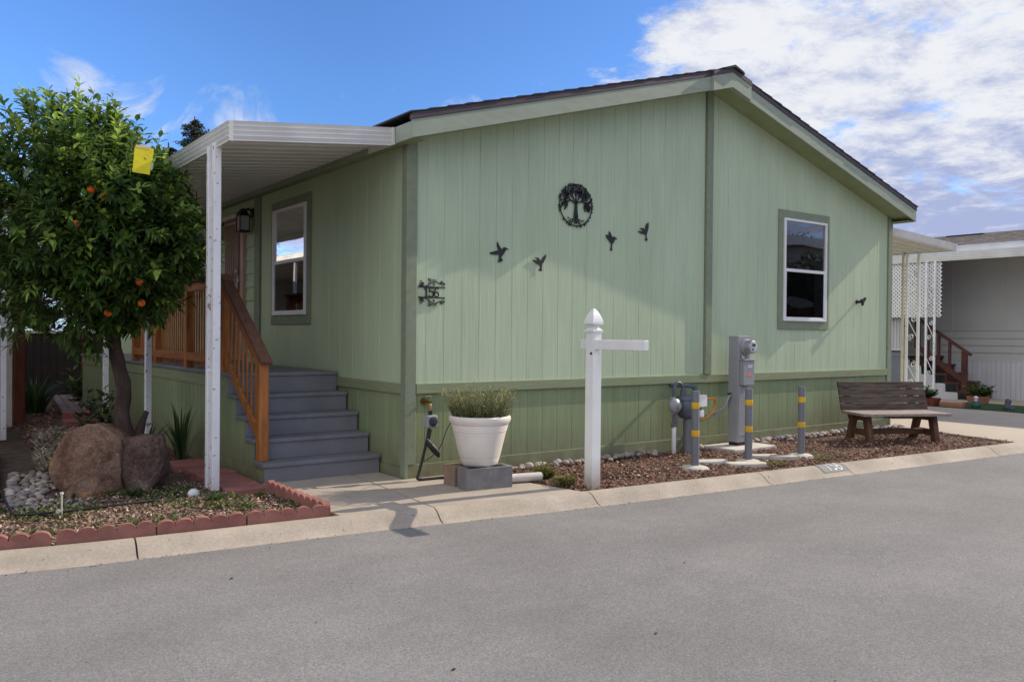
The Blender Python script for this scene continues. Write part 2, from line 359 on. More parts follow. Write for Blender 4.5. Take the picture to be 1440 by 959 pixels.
    def build(s, name, mat, parent=None, origin=None, smooth=None, bevel=0, fixn=True, label=None, cat=None, group=None, kind=None, rnd=False):
        if parent is not None: o0 = wloc(parent)
        else: o0 = Vector(origin) if origin else Vector((0, 0, 0))
        me = bpy.data.meshes.new(name)
        me.from_pydata([(x - o0.x, y - o0.y, z - o0.z) for x, y, z in s.v], [], s.f)
        if fixn:
            import bmesh
            bm = bmesh.new(); bm.from_mesh(me); bmesh.ops.recalc_face_normals(bm, faces=bm.faces); bm.to_mesh(me); bm.free()
        if rnd:
            at = me.attributes.new('rnd', 'FLOAT', 'FACE'); at.data.foreach_set('value', s.r)
        me.materials.append(mat)
        if smooth:
            me.polygons.foreach_set('use_smooth', [True] * len(me.polygons))
            if smooth is not True: me.set_sharp_from_angle(angle=rad(smooth))
        me.update()
        o = bpy.data.objects.new(name, me); COL.objects.link(o)
        if parent is not None: o.parent = parent
        else: o.location = o0
        if bevel:
            b = o.modifiers.new('bevel', 'BEVEL'); b.width = bevel; b.segments = 2; b.limit_method = 'ANGLE'; b.angle_limit = rad(40)
        return tag(o, label, cat, group, kind)

def copy_tree(o, parent=None):
    c = o.copy(); COL.objects.link(c)
    if parent is not None: c.parent = parent
    for ch in list(o.children): copy_tree(ch, c)
    return c

def catmull(pts, n=8):
    out = []
    P = [Vector(p) for p in pts]
    P = [P[0] * 2 - P[1]] + P + [P[-1] * 2 - P[-2]]
    for i in range(1, len(P) - 2):
        for k in range(n):
            t = k / n
            out.append(.5 * ((2 * P[i]) + (-P[i - 1] + P[i + 1]) * t + (2 * P[i - 1] - 5 * P[i] + 4 * P[i + 1] - P[i + 2]) * t * t + (-P[i - 1] + 3 * P[i] - 3 * P[i + 1] + P[i + 2]) * t ** 3))
    out.append(P[-2]); return out

# ------------------------------------------------------------------ camera, light, sky
def cam_and_light():
    cd = bpy.data.cameras.new('camera'); cam = bpy.data.objects.new('camera', cd); COL.objects.link(cam)
    yaw, pitch, roll = 0.638, -0.0085, 0.0091
    fw = Vector((math.sin(yaw) * math.cos(pitch), math.cos(yaw) * math.cos(pitch), math.sin(pitch)))
    rt = Vector((math.cos(yaw), -math.sin(yaw), 0)); up = rt.cross(fw)
    r2 = rt * math.cos(roll) + up * math.sin(roll); u2 = -rt * math.sin(roll) + up * math.cos(roll)
    m = Matrix(((r2.x, u2.x, -fw.x), (r2.y, u2.y, -fw.y), (r2.z, u2.z, -fw.z)))
    cam.matrix_world = Matrix.Translation((-3.9376, -6.9855, 1.3808)) @ m.to_4x4()
    cd.sensor_width = 36; cd.lens = 1181.893 / 1440 * 36; cd.clip_end = 3000; cd.clip_start = .05
    scene.camera = cam
    sd = bpy.data.lights.new('sun', 'SUN'); sun = bpy.data.objects.new('sun', sd); COL.objects.link(sun)
    S = Vector((9.67, -1.0, 6.4)).normalized()
    sun.rotation_euler = (-S).to_track_quat('-Z', 'Y').to_euler(); sun.location = (20, -10, 20)
    sd.energy = 5.0; sd.angle = rad(.25); sd.color = (1, .88, .72)
    w = bpy.data.worlds.new('World'); scene.world = w; w.use_nodes = True
    t = NT(w); t.n.clear()
    out = t.new('ShaderNodeOutputWorld'); bg = t.new('ShaderNodeBackground'); t.link(bg.outputs[0], out.inputs[0])
    sky = t.new('ShaderNodeTexSky'); sky.sky_type = 'NISHITA'; sky.sun_disc = False
    sky.sun_elevation = math.asin(S.z); sky.sun_rotation = math.atan2(S.x, S.y); sky.altitude = 100; sky.air_density = 1.0; sky.dust_density = .4; sky.ozone_density = 2.0
    bg.inputs[1].default_value = 0.111
    tc = t.new('ShaderNodeTexCoord'); v = tc.outputs['Generated']
    sx = t.new('ShaderNodeSeparateXYZ'); t.link(v, sx.inputs[0])
    def math_(op, a, b=None, clamp=False):
        n = t.new('ShaderNodeMath'); n.operation = op; n.use_clamp = clamp
        for i, x in enumerate((a, b)):
            if x is None: continue
            if isinstance(x, (int, float)): n.inputs[i].default_value = x
            else: t.link(x, n.inputs[i])
        return n.outputs[0]
    zz = math_('MAXIMUM', sx.outputs[2], 0.0)
    den = math_('ADD', zz, .16)
    px_ = math_('DIVIDE', sx.outputs[0], den); py_ = math_('DIVIDE', sx.outputs[1], den)
    cb = t.new('ShaderNodeCombineXYZ'); t.link(px_, cb.inputs[0]); t.link(py_, cb.inputs[1])
    def ma(a, k, c):
        n = t.new('ShaderNodeMath'); n.operation = 'MULTIPLY_ADD'; t.link(a, n.inputs[0]); n.inputs[1].default_value = k; n.inputs[2].default_value = c; return n.outputs[0]
    def dot(vec):
        n = t.new('ShaderNodeVectorMath'); n.operation = 'DOT_PRODUCT'; t.link(v, n.inputs[0]); n.inputs[1].default_value = Vector(vec).normalized(); return n.outputs['Value']
    def mr(val, a, b, c, d):
        n = t.new('ShaderNodeMapRange'); n.interpolation_type = 'SMOOTHSTEP'
        for i, x in enumerate((a, b, c, d)): n.inputs[i + 1].default_value = x
        t.link(val, n.inputs[0]); return n.outputs[0]
    n1 = noise_node(t, cb.outputs[0], 2.5, 12, .66, .15)
    bias_r = mr(dot((.93, .33, .17)), .855, .95, -.34, .30)
    west = dot((-.95, -.15, .25)); west_fill = mr(west, -.05, .45, 0, .85)  # unseen west cloud bank, added to fill the shaded faces
    dens = math_('ADD', math_('ADD', ma(n1.outputs[0], 1.9, -.45), bias_r), west_fill)
    dens = math_('ADD', dens, mr(dot((.80, -.57, .2)), .72, .95, 0, .45))  # unseen southeast clouds, added to mirror in the window and fill the front wall
    cov = mr(dens, .40, .68, 0, 1)
    # thin wisps low in the blue part
    mpw = t.new('ShaderNodeMapping'); mpw.inputs['Scale'].default_value = (1.0, .55, 1); mpw.inputs['Rotation'].default_value = (0, 0, .5); t.link(cb.outputs[0], mpw.inputs[0])
    n2 = noise_node(t, mpw.outputs[0], 3.1, 8, .62, .9)
    wb = mr(sx.outputs[2], .17, .32, .09, -.12)
    wis = math_('MULTIPLY', mr(math_('ADD', n2.outputs[0], wb), .50, .68, 0, 1), .85)
    cov = math_('MAXIMUM', cov, wis)
    # cloud shading: bright tops, lavender grey thick parts
    n3 = noise_node(t, cb.outputs[0], 5.5, 11, .68, .2)
    elev = mr(sx.outputs[2], .06, .27, .24, -.07)
    shade = mr(math_('ADD', n3.outputs[0], elev), .34, .68, 0, 1)
    K = 1 / .12
    cc = mixc(t, shade, (.93 * K, .95 * K, 1.0 * K, 1), (.44 * K, .51 * K, .78 * K, 1))
    wk3 = t.new('ShaderNodeCombineXYZ')
    for i, q_ in enumerate((1.45, 1.42, 1.40)): t.link(mr(west, 0, .6, 1, q_), wk3.inputs[i])  # unseen west clouds brightened further to lift the shaded faces
    cc = mixc(t, 1.0, cc, wk3.outputs[0], 'MULTIPLY')
    skyc = mixc(t, 1.0, sky.outputs[0], SKYMUL, 'MULTIPLY')
    lk = mr(dot((-.45, .89, 0)), .55, 1, 1, 1.75); lk3 = t.new('ShaderNodeCombineXYZ')
    for i in range(3): t.link(lk, lk3.inputs[i])
    skyc = mixc(t, 1.0, skyc, lk3.outputs[0], 'MULTIPLY')
    fin = mixc(t, cov, skyc, cc)
    t.link(fin, bg.inputs[0])
    scene.view_settings.view_transform = 'Standard'; scene.view_settings.look = 'None'; scene.view_settings.exposure = 0
SKYMUL = (.64, .96, 1.45, 1)
cam_and_light()

# ------------------------------------------------------------------ the setting
SL = .284; W = 8.53; RX = W / 2
CP = catmull([(-14, 1.9, 0), (-9, .55, 0), (-6, -.22, 0), (-4.4, -.62, 0), (-3.37, -.88, 0), (-2.6, -1.0, 0), (-1.31, -1.12, 0), (.13, -1.32, 0), (1.05, -1.43, 0), (3.0, -1.6, 0), (5.6, -1.82, 0), (8.36, -2.02, 0), (12, -2.28, 0), (20, -2.85, 0), (40, -4.3, 0), (90, -7.9, 0)], 12)
CS = [0]
for a, b in zip(CP[:-1], CP[1:]): CS.append(CS[-1] + (b - a).length)
PROF = [(0, 0), (.03, .004), (.07, 0), (.115, -.018), (.155, -.048), (.19, -.075), (.225, -.088), (.25, -.0905)]
def curb_at(s):
    for i in range(len(CS) - 1):
        if s <= CS[i + 1]: break
    t = (s - CS[i]) / (CS[i + 1] - CS[i]); p = CP[i].lerp(CP[i + 1], t)
    d = (CP[min(i + 2, len(CP) - 1)] - CP[max(i - 1, 0)]).normalized(); return p, Vector((d.y, -d.x, 0))
def curb_pt(s, w, off=0):
    p, n = curb_at(s)
    for (a, b) in zip(PROF[:-1], PROF[1:]):
        if w <= b[0]: break
    t = (w - a[0]) / (b[0] - a[0]); z = a[1] + (b[1] - a[1]) * t
    nn = (n * (a[1] - b[1]) + Vector((0, 0, 1)) * (b[0] - a[0])).normalized()
    return p + n * w + Vector((0, 0, z)) + nn * off
def s_of_x(x):
    best = min(range(len(CP)), key=lambda i: abs(CP[i].x - x)); i = max(1, min(best, len(CP) - 2))
    lo, hi = CS[i - 1], CS[i + 1]
    for _ in range(40):
        m = (lo + hi) / 2
        if curb_at(m)[0].x < x: lo = m
        else: hi = m
    return lo
def curb_y(x): return curb_at(s_of_x(x))[0].y

def setting():
    MB().add([(-900, -900, -.13), (900, -900, -.13), (900, 900, -.13), (-900, 900, -.13)], [(0, 1, 2, 3)]).build('ground', M['farground'], kind='structure', fixn=False)
    # the road reaches a little way under the kerb
    far = [(p.x - 1.0, p.y - 9.5) for p in CP]
    nb = [(curb_pt(s, .16).x, curb_pt(s, .16).y) for s in CS]
    m = MB(); n = len(nb)
    m.add([(x, y, -.09) for x, y in nb] + [(x, y, -.09) for x, y in far], [(i, n + i, n + i + 1, i + 1) for i in range(n - 1)])
    m.build('road', M['asphalt'], kind='structure')
    # kerb in cast lengths with open joints
    joints = [-12, -8.6, -5.6, -2.62, -.46, 1.0, 3.12, 4.40, 7.3, 8.3, 12, 16, 22, 30, 45, 80]
    m = MB()
    for xa, xb in zip(joints[:-1], joints[1:]):
        s0, s1 = s_of_x(xa) + .006, s_of_x(xb) - .006
        k = max(3, int((s1 - s0) / .25)); n = len(PROF); rows = []
        for i in range(k + 1):
            s = s0 + (s1 - s0) * i / k
            wob = .004 * mnoise.noise((s * 1.3, 0, 0))
            p, nn = curb_at(s)
            rows.append([p + nn * w + Vector((0, 0, z + (wob if 0 < j < n - 1 else 0))) for j, (w, z) in enumerate(PROF)] + [p + nn * .25 + Vector((0, 0, -.2)), p + Vector((0, 0, -.2))])
        vs = [v for r in rows for v in r]; q = n + 2; fs = []
        for i in range(k):
            for j in range(q): fs.append((i * q + j, (i + 1) * q + j, (i + 1) * q + (j + 1) % q, i * q + (j + 1) % q))
        fs.append(tuple(range(q))); fs.append(tuple(k * q + j for j in range(q - 1, -1, -1)))
        m.add(vs, fs)
    m.build('curb', M['curb'], kind='structure', smooth=35)
    # lot soil behind the kerb, gently uneven
    m = MB(); xs = [-14 + i * .12 for i in range(int(26 / .12) + 1)]
    ys = [0, .05, .12, .2, .3, .42, .55, .7, .85, 1, 1.2, 1.5, 1.9, 2.4, 3, 4, 5.5, 8, 12, 18, 26, 40]
    for x in xs:
        cy = curb_y(x)
        for y in ys: m.v.append((x, cy + y - .0 + .002, -.028 + (.018 * mnoise.noise((x * 2.5, y * 2.5, 0)) if y > 0 else 0)))
    k = len(ys)
    for i in range(len(xs) - 1):
        for j in range(k - 1): m.f.append((i * k + j, (i + 1) * k + j, (i + 1) * k + j + 1, i * k + j + 1)); m.r.append(0)
    m.build('garden_soil', M['soil'], kind='structure', smooth=True)
    # walkway slabs: left slab and right slab with a joint between
    m = MB()
    def slab(x0t, x1t, x0b, x1b, yt, z=0):
        # b = along kerb, t = at the house
        n = 6; bot = [(x0b + (x1b - x0b) * i / n, curb_y(x0b + (x1b - x0b) * i / n) + .004) for i in range(n + 1)]
        poly = bot + [(x1t, yt), (x0t, yt)]
        m.prism(poly, lambda u, v, d: (u, v, d), -.10, z)
    slab(-1.20, -.318, -1.20, -.464, .52); n = 6; m.prism([(-.452 + (1.422) * i / n, curb_y(-.452 + 1.422 * i / n) + .004) for i in range(n + 1)] + [(.70, -.018), (-.03, -.018), (-.03, .52), (-.306, .52)], lambda u, v, d: (u, v, d), -.10, 0)
    m.build('walkway', M['concrete'], kind='structure', bevel=.006)
    # driveway beside the house
    m = MB(); n = 8
    bot = [(8.12 + (12.6 - 8.12) * i / n, curb_y(8.12 + (12.6 - 8.12) * i / n) + .004) for i in range(n + 1)]
    m.prism(bot + [(12.9, .2), (12.9, 20), (8.6, 20), (8.6, .0), (8.55, -.45)], lambda u, v, d: (u, v, d), -.10, 0)
    m.build('driveway', M['driveway'], kind='structure')
    m = MB(); bot = [(12.62, curb_y(12.62) + .004), (16, curb_y(16) + .004), (24, curb_y(24)), (24, 22), (12.92, 22), (12.92, .2)]
    m.prism(bot, lambda u, v, d: (u, v, d), -.1, -.012); m.build('patio', M['driveway'], kind='structure')
    m = MB(); m.box(12.97, 14.6, -1.2, 1.6, -.012, .012); m.build('turf', M['turf'], kind='structure')
setting()

# ------------------------------------------------------------------ the house
GX = lambda x: 3.145 + SL * (min(x, W - x) + .14)          # underside line of the rake board
def groove_profile(x0, x1, pitch, seed, gd=.0042, gw=.0085):
    rr = random.Random(seed); out = [(x0, 0)]; x = x0 + pitch * .55
    while x < x1 - .03:
        out += [(x - gw / 2, 0), (x - gw / 2 + .0025, gd), (x + gw / 2 - .0025, gd), (x + gw / 2, 0)]
        x += pitch + rr.uniform(-.004, .004)
    out.append((x1, 0)); return out

def house():
    H = thing('manufactured_home', 'light green manufactured home with vertical siding and low gable roof', 'house', (0, 0, 0))
    # front siding, two halves
    m = MB()
    for x0, x1, sd in ((.095, 4.205, 1), (4.335, W - .095, 2)):
        pr = groove_profile(x0, x1, .205, sd)
        xs2 = []
        for a, b in zip(pr[:-1], pr[1:]):
            xs2.append((a, b))
        for (xa, da), (xb, db) in xs2:
            za, zb = GX(xa) + .05, GX(xb) + .05
            m.add([(xa, da, .898), (xb, db, .898), (xb, db, zb), (xa, da, za)], [(0, 1, 2, 3)])
    m.build('siding', M['siding'], H, fixn=False)
    m = MB()   # backing core so that no light leaks
    m.prism([(.02, -.1), (W - .02, -.1), (W - .02, GX(W) + .03), (RX, GX(RX) + .03), (.02, GX(0) + .03)], lambda u, v, d: (u, d, v), .012, .06)
    # hole for the front window is not cut in the core; the recess box sits in front of it
    m.build('wall_core', M['siding_side'], H)
    # skirting front
    m = MB()
    for (xa, da), (xb, db) in zip(*(lambda p: (p[:-1], p[1:]))(groove_profile(.095, W - .095, .205, 5))):
        m.add([(xa, da + .004, .13), (xb, db + .004, .13), (xb, db + .004, .80), (xa, da + .004, .80)], [(0, 1, 2, 3)])
    m.build('skirting', M['skirt'], H, fixn=False)
    m = MB(); m.box(.0, W, -.014, .012, -.08, .128); m.build('base_board', M['skirt'], H, bevel=.003)
    # belt band
    m = MB(); m.box(.098, 4.20, -.026, .012, .80, .898); m.box(4.20, W - .098, -.026, .012, .797, .896); m.build('belt_trim', M['trim2'], H, bevel=.004)
    # corner boards
    for xa, xb in ((-.002, .093), (W - .093, W + .002)):
        m = MB(); m.box(xa, xb, -.024, .012, .13, GX(xa if xa < 1 else xb) + .04); m.build('corner_trim', M['trim'], H, bevel=.004)
    m = MB(); m.box(-.022, .012, -.0235, .075, .0, GX(0) + .02); m.build('corner_trim', M['trim'], H, bevel=.004)
    m = MB(); m.box(W - .012, W + .022, -.0235, .075, .0, GX(0) + .02); m.build('corner_trim', M['trim'], H, bevel=.004)
    m = MB(); m.box(4.212, 4.322, -.036, .012, .90, GX(4.21) + .03); m.build('seam_trim', M['trim'], H, bevel=.004)
    # side wall x = 0
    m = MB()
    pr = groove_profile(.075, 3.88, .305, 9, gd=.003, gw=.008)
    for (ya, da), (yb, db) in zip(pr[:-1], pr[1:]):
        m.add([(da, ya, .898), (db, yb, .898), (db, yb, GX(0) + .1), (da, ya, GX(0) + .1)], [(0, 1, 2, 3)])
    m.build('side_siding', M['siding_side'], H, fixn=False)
    m = MB()
    z = .9
    while z < 3.2:     # lap boards round the door
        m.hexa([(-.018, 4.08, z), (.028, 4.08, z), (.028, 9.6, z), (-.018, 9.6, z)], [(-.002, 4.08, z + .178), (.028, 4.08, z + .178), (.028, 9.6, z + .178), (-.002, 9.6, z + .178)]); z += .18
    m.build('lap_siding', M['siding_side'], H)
    m = MB(); m.box(-.03, .02, 3.885, 4.075, .80, 3.16); m.build('side_trim', M['trim'], H, bevel=.004)
    m = MB(); m.box(0.03, .09, .06, 16, -.1, 3.2); m.box(W - .06, W, .02, 16, -.1, 3.2); m.box(0, W, 15.94, 16, -.1, 3.2); m.build('side_wall', M['siding_side'], H)
    m = MB()
    pr = groove_profile(.075, 3.9, .205, 11, gd=.005, gw=.01)
    for (ya, da), (yb, db) in zip(pr[:-1], pr[1:]):
        m.add([(da - .002, ya, .10), (db - .002, yb, .10), (db - .002, yb, .80), (da - .002, ya, .80)], [(0, 1, 2, 3)])
    m.build('side_skirting', M['skirt'], H, fixn=False)
    m = MB(); m.box(-.024, .012, .077, 3.88, .80, .898); m.build('side_belt_trim', M['trim2'], H, bevel=.004)
    m = MB(); m.box(-.014, .012, .077, 3.88, -.08, .098); m.build('side_base_board', M['skirt'], H)
    # soffits
    m = MB()
    for x0, x1 in ((-.135, RX), (RX, W + .135)):
        m.add([(x0, -.30, GX(x0) + .022), (x1, -.30, GX(x1) + .022), (x1, .05, GX(x1) + .022), (x0, .05, GX(x0) + .022)], [(0, 1, 2, 3)])
    m.add([(-.137, -.3, 3.157), (.03, -.3, 3.157), (.03, 16, 3.157), (-.137, 16, 3.157)], [(0, 1, 2, 3)])
    m.add([(W + .137, -.3, 3.157), (W - .03, -.3, 3.157), (W - .03, 16, 3.157), (W + .137, 16, 3.157)], [(0, 1, 2, 3)])
    m.build('soffit', M['soffit'], H)
    # rake boards
    for x0, x1 in ((-.14, 3.915), (4.615, W + .14)):
        m = MB(); y0, y1 = -.325, -.30
        xs = [x0 + (x1 - x0) * i / 2 for i in range(3)]
        m.hexa([(x0, y0, GX(x0)), (x1, y0, GX(x1)), (x1, y1, GX(x1)), (x0, y1, GX(x0))], [(x0, y0, GX(x0) + .168), (x1, y0, GX(x1) + .168), (x1, y1, GX(x1) + .168), (x0, y1, GX(x0) + .168)])
        m.build('rake_board', M['fascia'], H, bevel=.004)
    m = MB()
    for x0, x1 in ((3.915, RX), (RX, 4.615)):
        y0, y1 = -.37, -.297; d = -.008
        m.hexa([(x0, y0, GX(x0) + d), (x1, y0, GX(x1) + d), (x1, y1, GX(x1) + d), (x0, y1, GX(x0) + d)], [(x0, y0, GX(x0) + .170), (x1, y0, GX(x1) + .170), (x1, y1, GX(x1) + .170), (x0, y1, GX(x0) + .170)])
    m.build('ridge_box', M['fascia'], H)
    for xs_ in (-.14, W + .14):
        m = MB(); s = 1 if xs_ > 1 else -1
        m.box(xs_ - s * .022, xs_, -.299, 16.2, 3.145, 3.30); m.build('eave_board', M['fascia'], H, bevel=.004)
    # drip edge and roof
    for x0, x1, p in ((-.145, 3.912, -.333), (3.912, RX, -.378), (RX, 4.618, -.378), (4.618, W + .145, -.333)):
        m = MB()
        m.hexa([(x0, p, GX(x0) + .170), (x1, p, GX(x1) + .170), (x1, p + .05, GX(x1) + .170), (x0, p + .05, GX(x0) + .170)], [(x0, p, GX(x0) + .226), (x1, p, GX(x1) + .226), (x1, p + .05, GX(x1) + .226), (x0, p + .05, GX(x0) + .226)])
        m.build('drip_edge', M['drip'], H)
    rf = None
    for sgn in (0, 1):
        m = MB(); n = 22; xa = -.165 if not sgn else W + .165
        rr = random.Random(3 + sgn)
        for i in range(n):   # shingle courses, each a little proud of the one above
            t0, t1 = i / n, (i + 1) / n + .004
            x0 = xa + (RX - xa) * t0; x1 = xa + (RX - xa) * min(1, t1)
            z0 = GX(x0) + .231 + .012; z1 = GX(x1) + .231
            e = .342 + rr.uniform(-.003, .003); 
            if abs(x0 - RX) < .35: e += .045
            m.hexa([(x0, -e, z0 - .012), (x1, -e, z1 - .001), (x1, 16.3, z1 - .001), (x0, 16.3, z0 - .012)], [(x0, -e, z0 + .004), (x1, -e, z1 + .004), (x1, 16.3, z1 + .004), (x0, 16.3, z0 + .004)])
        o = m.build('roof_slope', M['shingle'], H)
    m = MB(); zr = GX(RX) + .243
    m.add([(RX - .17, -.405, zr - .046), (RX, -.405, zr + .012), (RX + .17, -.405, zr - .046), (RX - .17, 16.3, zr - .046), (RX, 16.3, zr + .012), (RX + .17, 16.3, zr - .046), (RX - .17, -.405, zr - .066), (RX, -.405, zr - .018), (RX + .17, -.405, zr - .066)],
          [(0, 1, 4, 3), (1, 2, 5, 4), (6, 7, 1, 0), (7, 8, 2, 1)])
    m.build('ridge_cap', M['shingle'], H)
    # windows
    def window(fn, u0, u1, z0, z1, f0, f1, g0, g1, rail, inside):
        """fn(u, d, z): d outward from the wall"""
        def bx(mb, a, b, c, d_, e, f):
            p = [fn(a, c, e), fn(b, c, e), fn(b, d_, e), fn(a, d_, e)]; q = [fn(a, c, f), fn(b, c, f), fn(b, d_, f), fn(a, d_, f)]
            mb.hexa(p, q)
        w = MB(); bx(w, u0, f0, .003, .022, z0, z1); bx(w, f1, u1, .003, .022, z0, z1); bx(w, f0, f1, .003, .0215, g1, z1); bx(w, f0, f1, .003, .0215, z0, g0)
        wo = w.build('window', M['trim'], H, bevel=.003, label=inside[1])
        f = MB(); t = .032
        bx(f, f0, f0 + t, .004, .045, g0, g1); bx(f, f1 - t, f1, .004, .045, g0, g1); bx(f, f0 + t, f1 - t, .004, .044, g1 - t, g1); bx(f, f0 + t, f1 - t, .004, .044, g0, g0 + t)
        f.build('frame', M['vinyl'], wo, bevel=.003)
        f = MB(); bx(f, f0 + t, f1 - t, .006, .038, rail - .02, rail + .022); s = .024
        bx(f, f0 + t, f0 + t + s, .006, .036, g0 + t, rail - .02); bx(f, f1 - t - s, f1 - t, .006, .036, g0 + t, rail - .02); bx(f, f0 + t + s, f1 - t - s, .006, .036, g0 + t, g0 + t + s)
        f.build('sash', M['vinyl'], wo, bevel=.003)
        p = MB(); p.add([fn(f0 + t, .02, rail + .02), fn(f1 - t, .02, rail + .02), fn(f1 - t, .02, g1 - t), fn(f0 + t, .02, g1 - t)], [(0, 1, 2, 3)])
        p.build('pane', M['glass'], wo, fixn=False)
        p = MB(); p.add([fn(f0 + t, .026, g0 + t), fn(f1 - t, .026, g0 + t), fn(f1 - t, .026, rail - .018), fn(f0 + t, .026, rail - .018)], [(0, 1, 2, 3)])
        p.build('pane', M['screen'], wo, fixn=False, label='lower pane with its reflection dimmed in the material')
        b = MB(); bx(b, f0 + .01, f1 - .01, .0035, .0055, g0 + .01, g1 - .01); b.build('dark_interior', M['interior'], wo)
        return wo, bx
    wo, bx = window(lambda u, d, z: (u, -d, z), 5.69, 6.86, 1.478, 3.095, 5.79, 6.775, 1.590, 2.985, 2.282, ('f', 'tall white-framed window in the front wall'))
    b = MB()
    for i in range(9): bx(b, 6.52 + i * .025, 6.54 + i * .025, .0062, .010, 1.63, 2.95)
    b.build('curtain', M['curtain'], wo)
    poly = [(5.83, 1.88), (5.95, 1.93), (6.1, 1.92), (6.3, 1.90), (6.5, 1.86), (6.5, 1.80), (6.2, 1.77), (6.0, 1.79), (5.85, 1.84)]
    b = MB(); b.prism(poly, lambda u, v, d: (u, -d, v), .0063, .0115); b.build('pillow', M['pillow'], wo)
    b = MB(); bx(b, 5.83, 6.46, .006, .0095, 1.625, 1.79); b.build('headboard', M['bedbrown'], wo)
    wo, bx = window(lambda u, d, z: (-d, u, z), 2.25, 3.47, 1.473, 3.008, 2.345, 3.385, 1.585, 2.90, 2.24, ('s', 'tall white-framed window in the shaded porch wall'))
    b = MB()
    z = 1.63
    while z < 1.9: bx(b, 2.38, 3.1, .0062, .009, z, z + .018); z += .024
    b.build('blind', M['curtain'], wo)
    wo, bx = window(lambda u, d, z: (-d, u, z), 6.45, 9.1, 1.9, 3.0, 6.5, 9.05, 1.95, 2.93, 2.44, ('b', 'wide white-framed window behind the orange tree'))
    # door with security screen
    d = MB(); d.box(-.06, .02, 4.43, 5.22, .98, 3.02); do = d.build('door', M['doorwood'], H, bevel=.004)
    d = MB(); d.box(-.066, -.058, 4.55, 5.14, 1.05, 2.94); d.build('door_panel', M['doordark'], do)
    d = MB()
    for i in range(7): y = 4.59 + i * .085; d.box(-.088, -.07, y - .011, y + .011, 1.05, 2.94)
    for z in (1.12, 2.02, 2.88): d.box(-.092, -.086, 4.55, 5.14, z - .015, z + .015)
    d.build('security_bars', M['doorwood'], do)
    d = MB(); d.box(-.105, -.06, 4.45, 5.20, 2.945, 3.0); d.build('door_head', M['cream'], do)
    d = MB(); d.tube([(-.09, 4.56, 1.95), (-.15, 4.56, 1.95), (-.15, 4.66, 1.95)], .016, 8)
    d.build('door_handle', M['steel'], do, smooth=40)
    d = MB(); d.lathe([(.03, 0), (.03, -.02), (.0, -.02)], (-.066, 4.56, 2.08), 12, 'x'); d.build('door_lock', M['steel'], do, smooth=40)
    d = MB(); d.lathe([(.02, 0), (.03, -.05), (.0, -.06)], (-.066, 4.56, 2.2), 12, 'x'); d.build('door_lock', M['steel'], do, smooth=40)
    return H
house()

def porch_light(y, z, label):
    t = thing('porch_light', label, 'lamp', (0, y, z), 'porch lanterns by the front door')
    m = MB(); m.box(-.03, -.012, y - .05, y + .05, z - .02, z + .1); m.tube([(-.02, y, z + .06), (-.07, y, z + .09), (-.12, y, z + .06)], .014, 8); m.build('bracket', M['black'], t, smooth=40)
    m = MB(); m.lathe([(.02, .09), (.045, .07), (.095, .0), (.095, -.012), (.06, -.014)], (-.14, y, z), 8); m.build('cap', M['black'], t)
    m = MB(); m.box(-.20, -.08, y - .06, y + .06, z - .20, z - .014); m.build('lamp_glass', M['lampglass'], t)
    m = MB()
    for sx in (-.205, -.075):
        for sy in (-.065, .065): m.box(-.14 + (sx + .14) - .006, -.14 + (sx + .14) + .006, y + sy - .006, y + sy + .006, z - .22, z)
    m.box(-.213, -.067, y - .073, y + .073, z - .226, z - .206); m.build('cage', M['black'], t)
porch_light(4.19, 2.93, 'black lantern on the wall at the right of the tan door'); porch_light(5.36, 2.93, 'black lantern on the wall at the far left of the tan door')

# ------------------------------------------------------------------ awnings
def stepped_fascia(mb, p0, p1, h, nrm, steps=4):
    """ribbed gutter fascia from p0 to p1 (top edge), height h, outward nrm"""
    p0, p1, n = Vector(p0), Vector(p1), Vector(nrm); prof = []
    for i in range(steps):
        a, b = i / steps, (i + 1) / steps
        prof += [(a * h, .012), (b * h - h * .07, .0), (b * h - .001, .004)]
    prof = [(0, -.03), (0, .012)] + prof[1:] + [(h, -.03)]
    vs = [p0 + n * d - Vector((0, 0, z)) for z, d in prof] + [p1 + n * d - Vector((0, 0, z)) for z, d in prof]
    k = len(prof)
    fs = [(i, i + 1, k + i + 1, k + i) for i in range(k - 1)] + [(k - 1, 0, k, 2 * k - 1), tuple(range(k)), tuple(range(2 * k - 1, k - 1, -1))]
    mb.add(vs, fs)

def white_post(t, x, y, ztop, zbot=0, dy=.16, name='post'):
    m = MB(); m.box(x - .032, x + .032, y - .035, y + .035, zbot, ztop); m.build(name, M['postwhite'], t, bevel=.006)
    if dy:
        m = MB(); m.box(x - .030, x + .030, y + dy - .03, y + dy + .03, zbot, ztop - .004)
        for k in range(8): m.box(x - .012, x + .012, y + .03, y + dy - .02, zbot + .3 + k * .36, zbot + .312 + k * .36)
        m.build(name, M['postwhite'], t, bevel=.006)

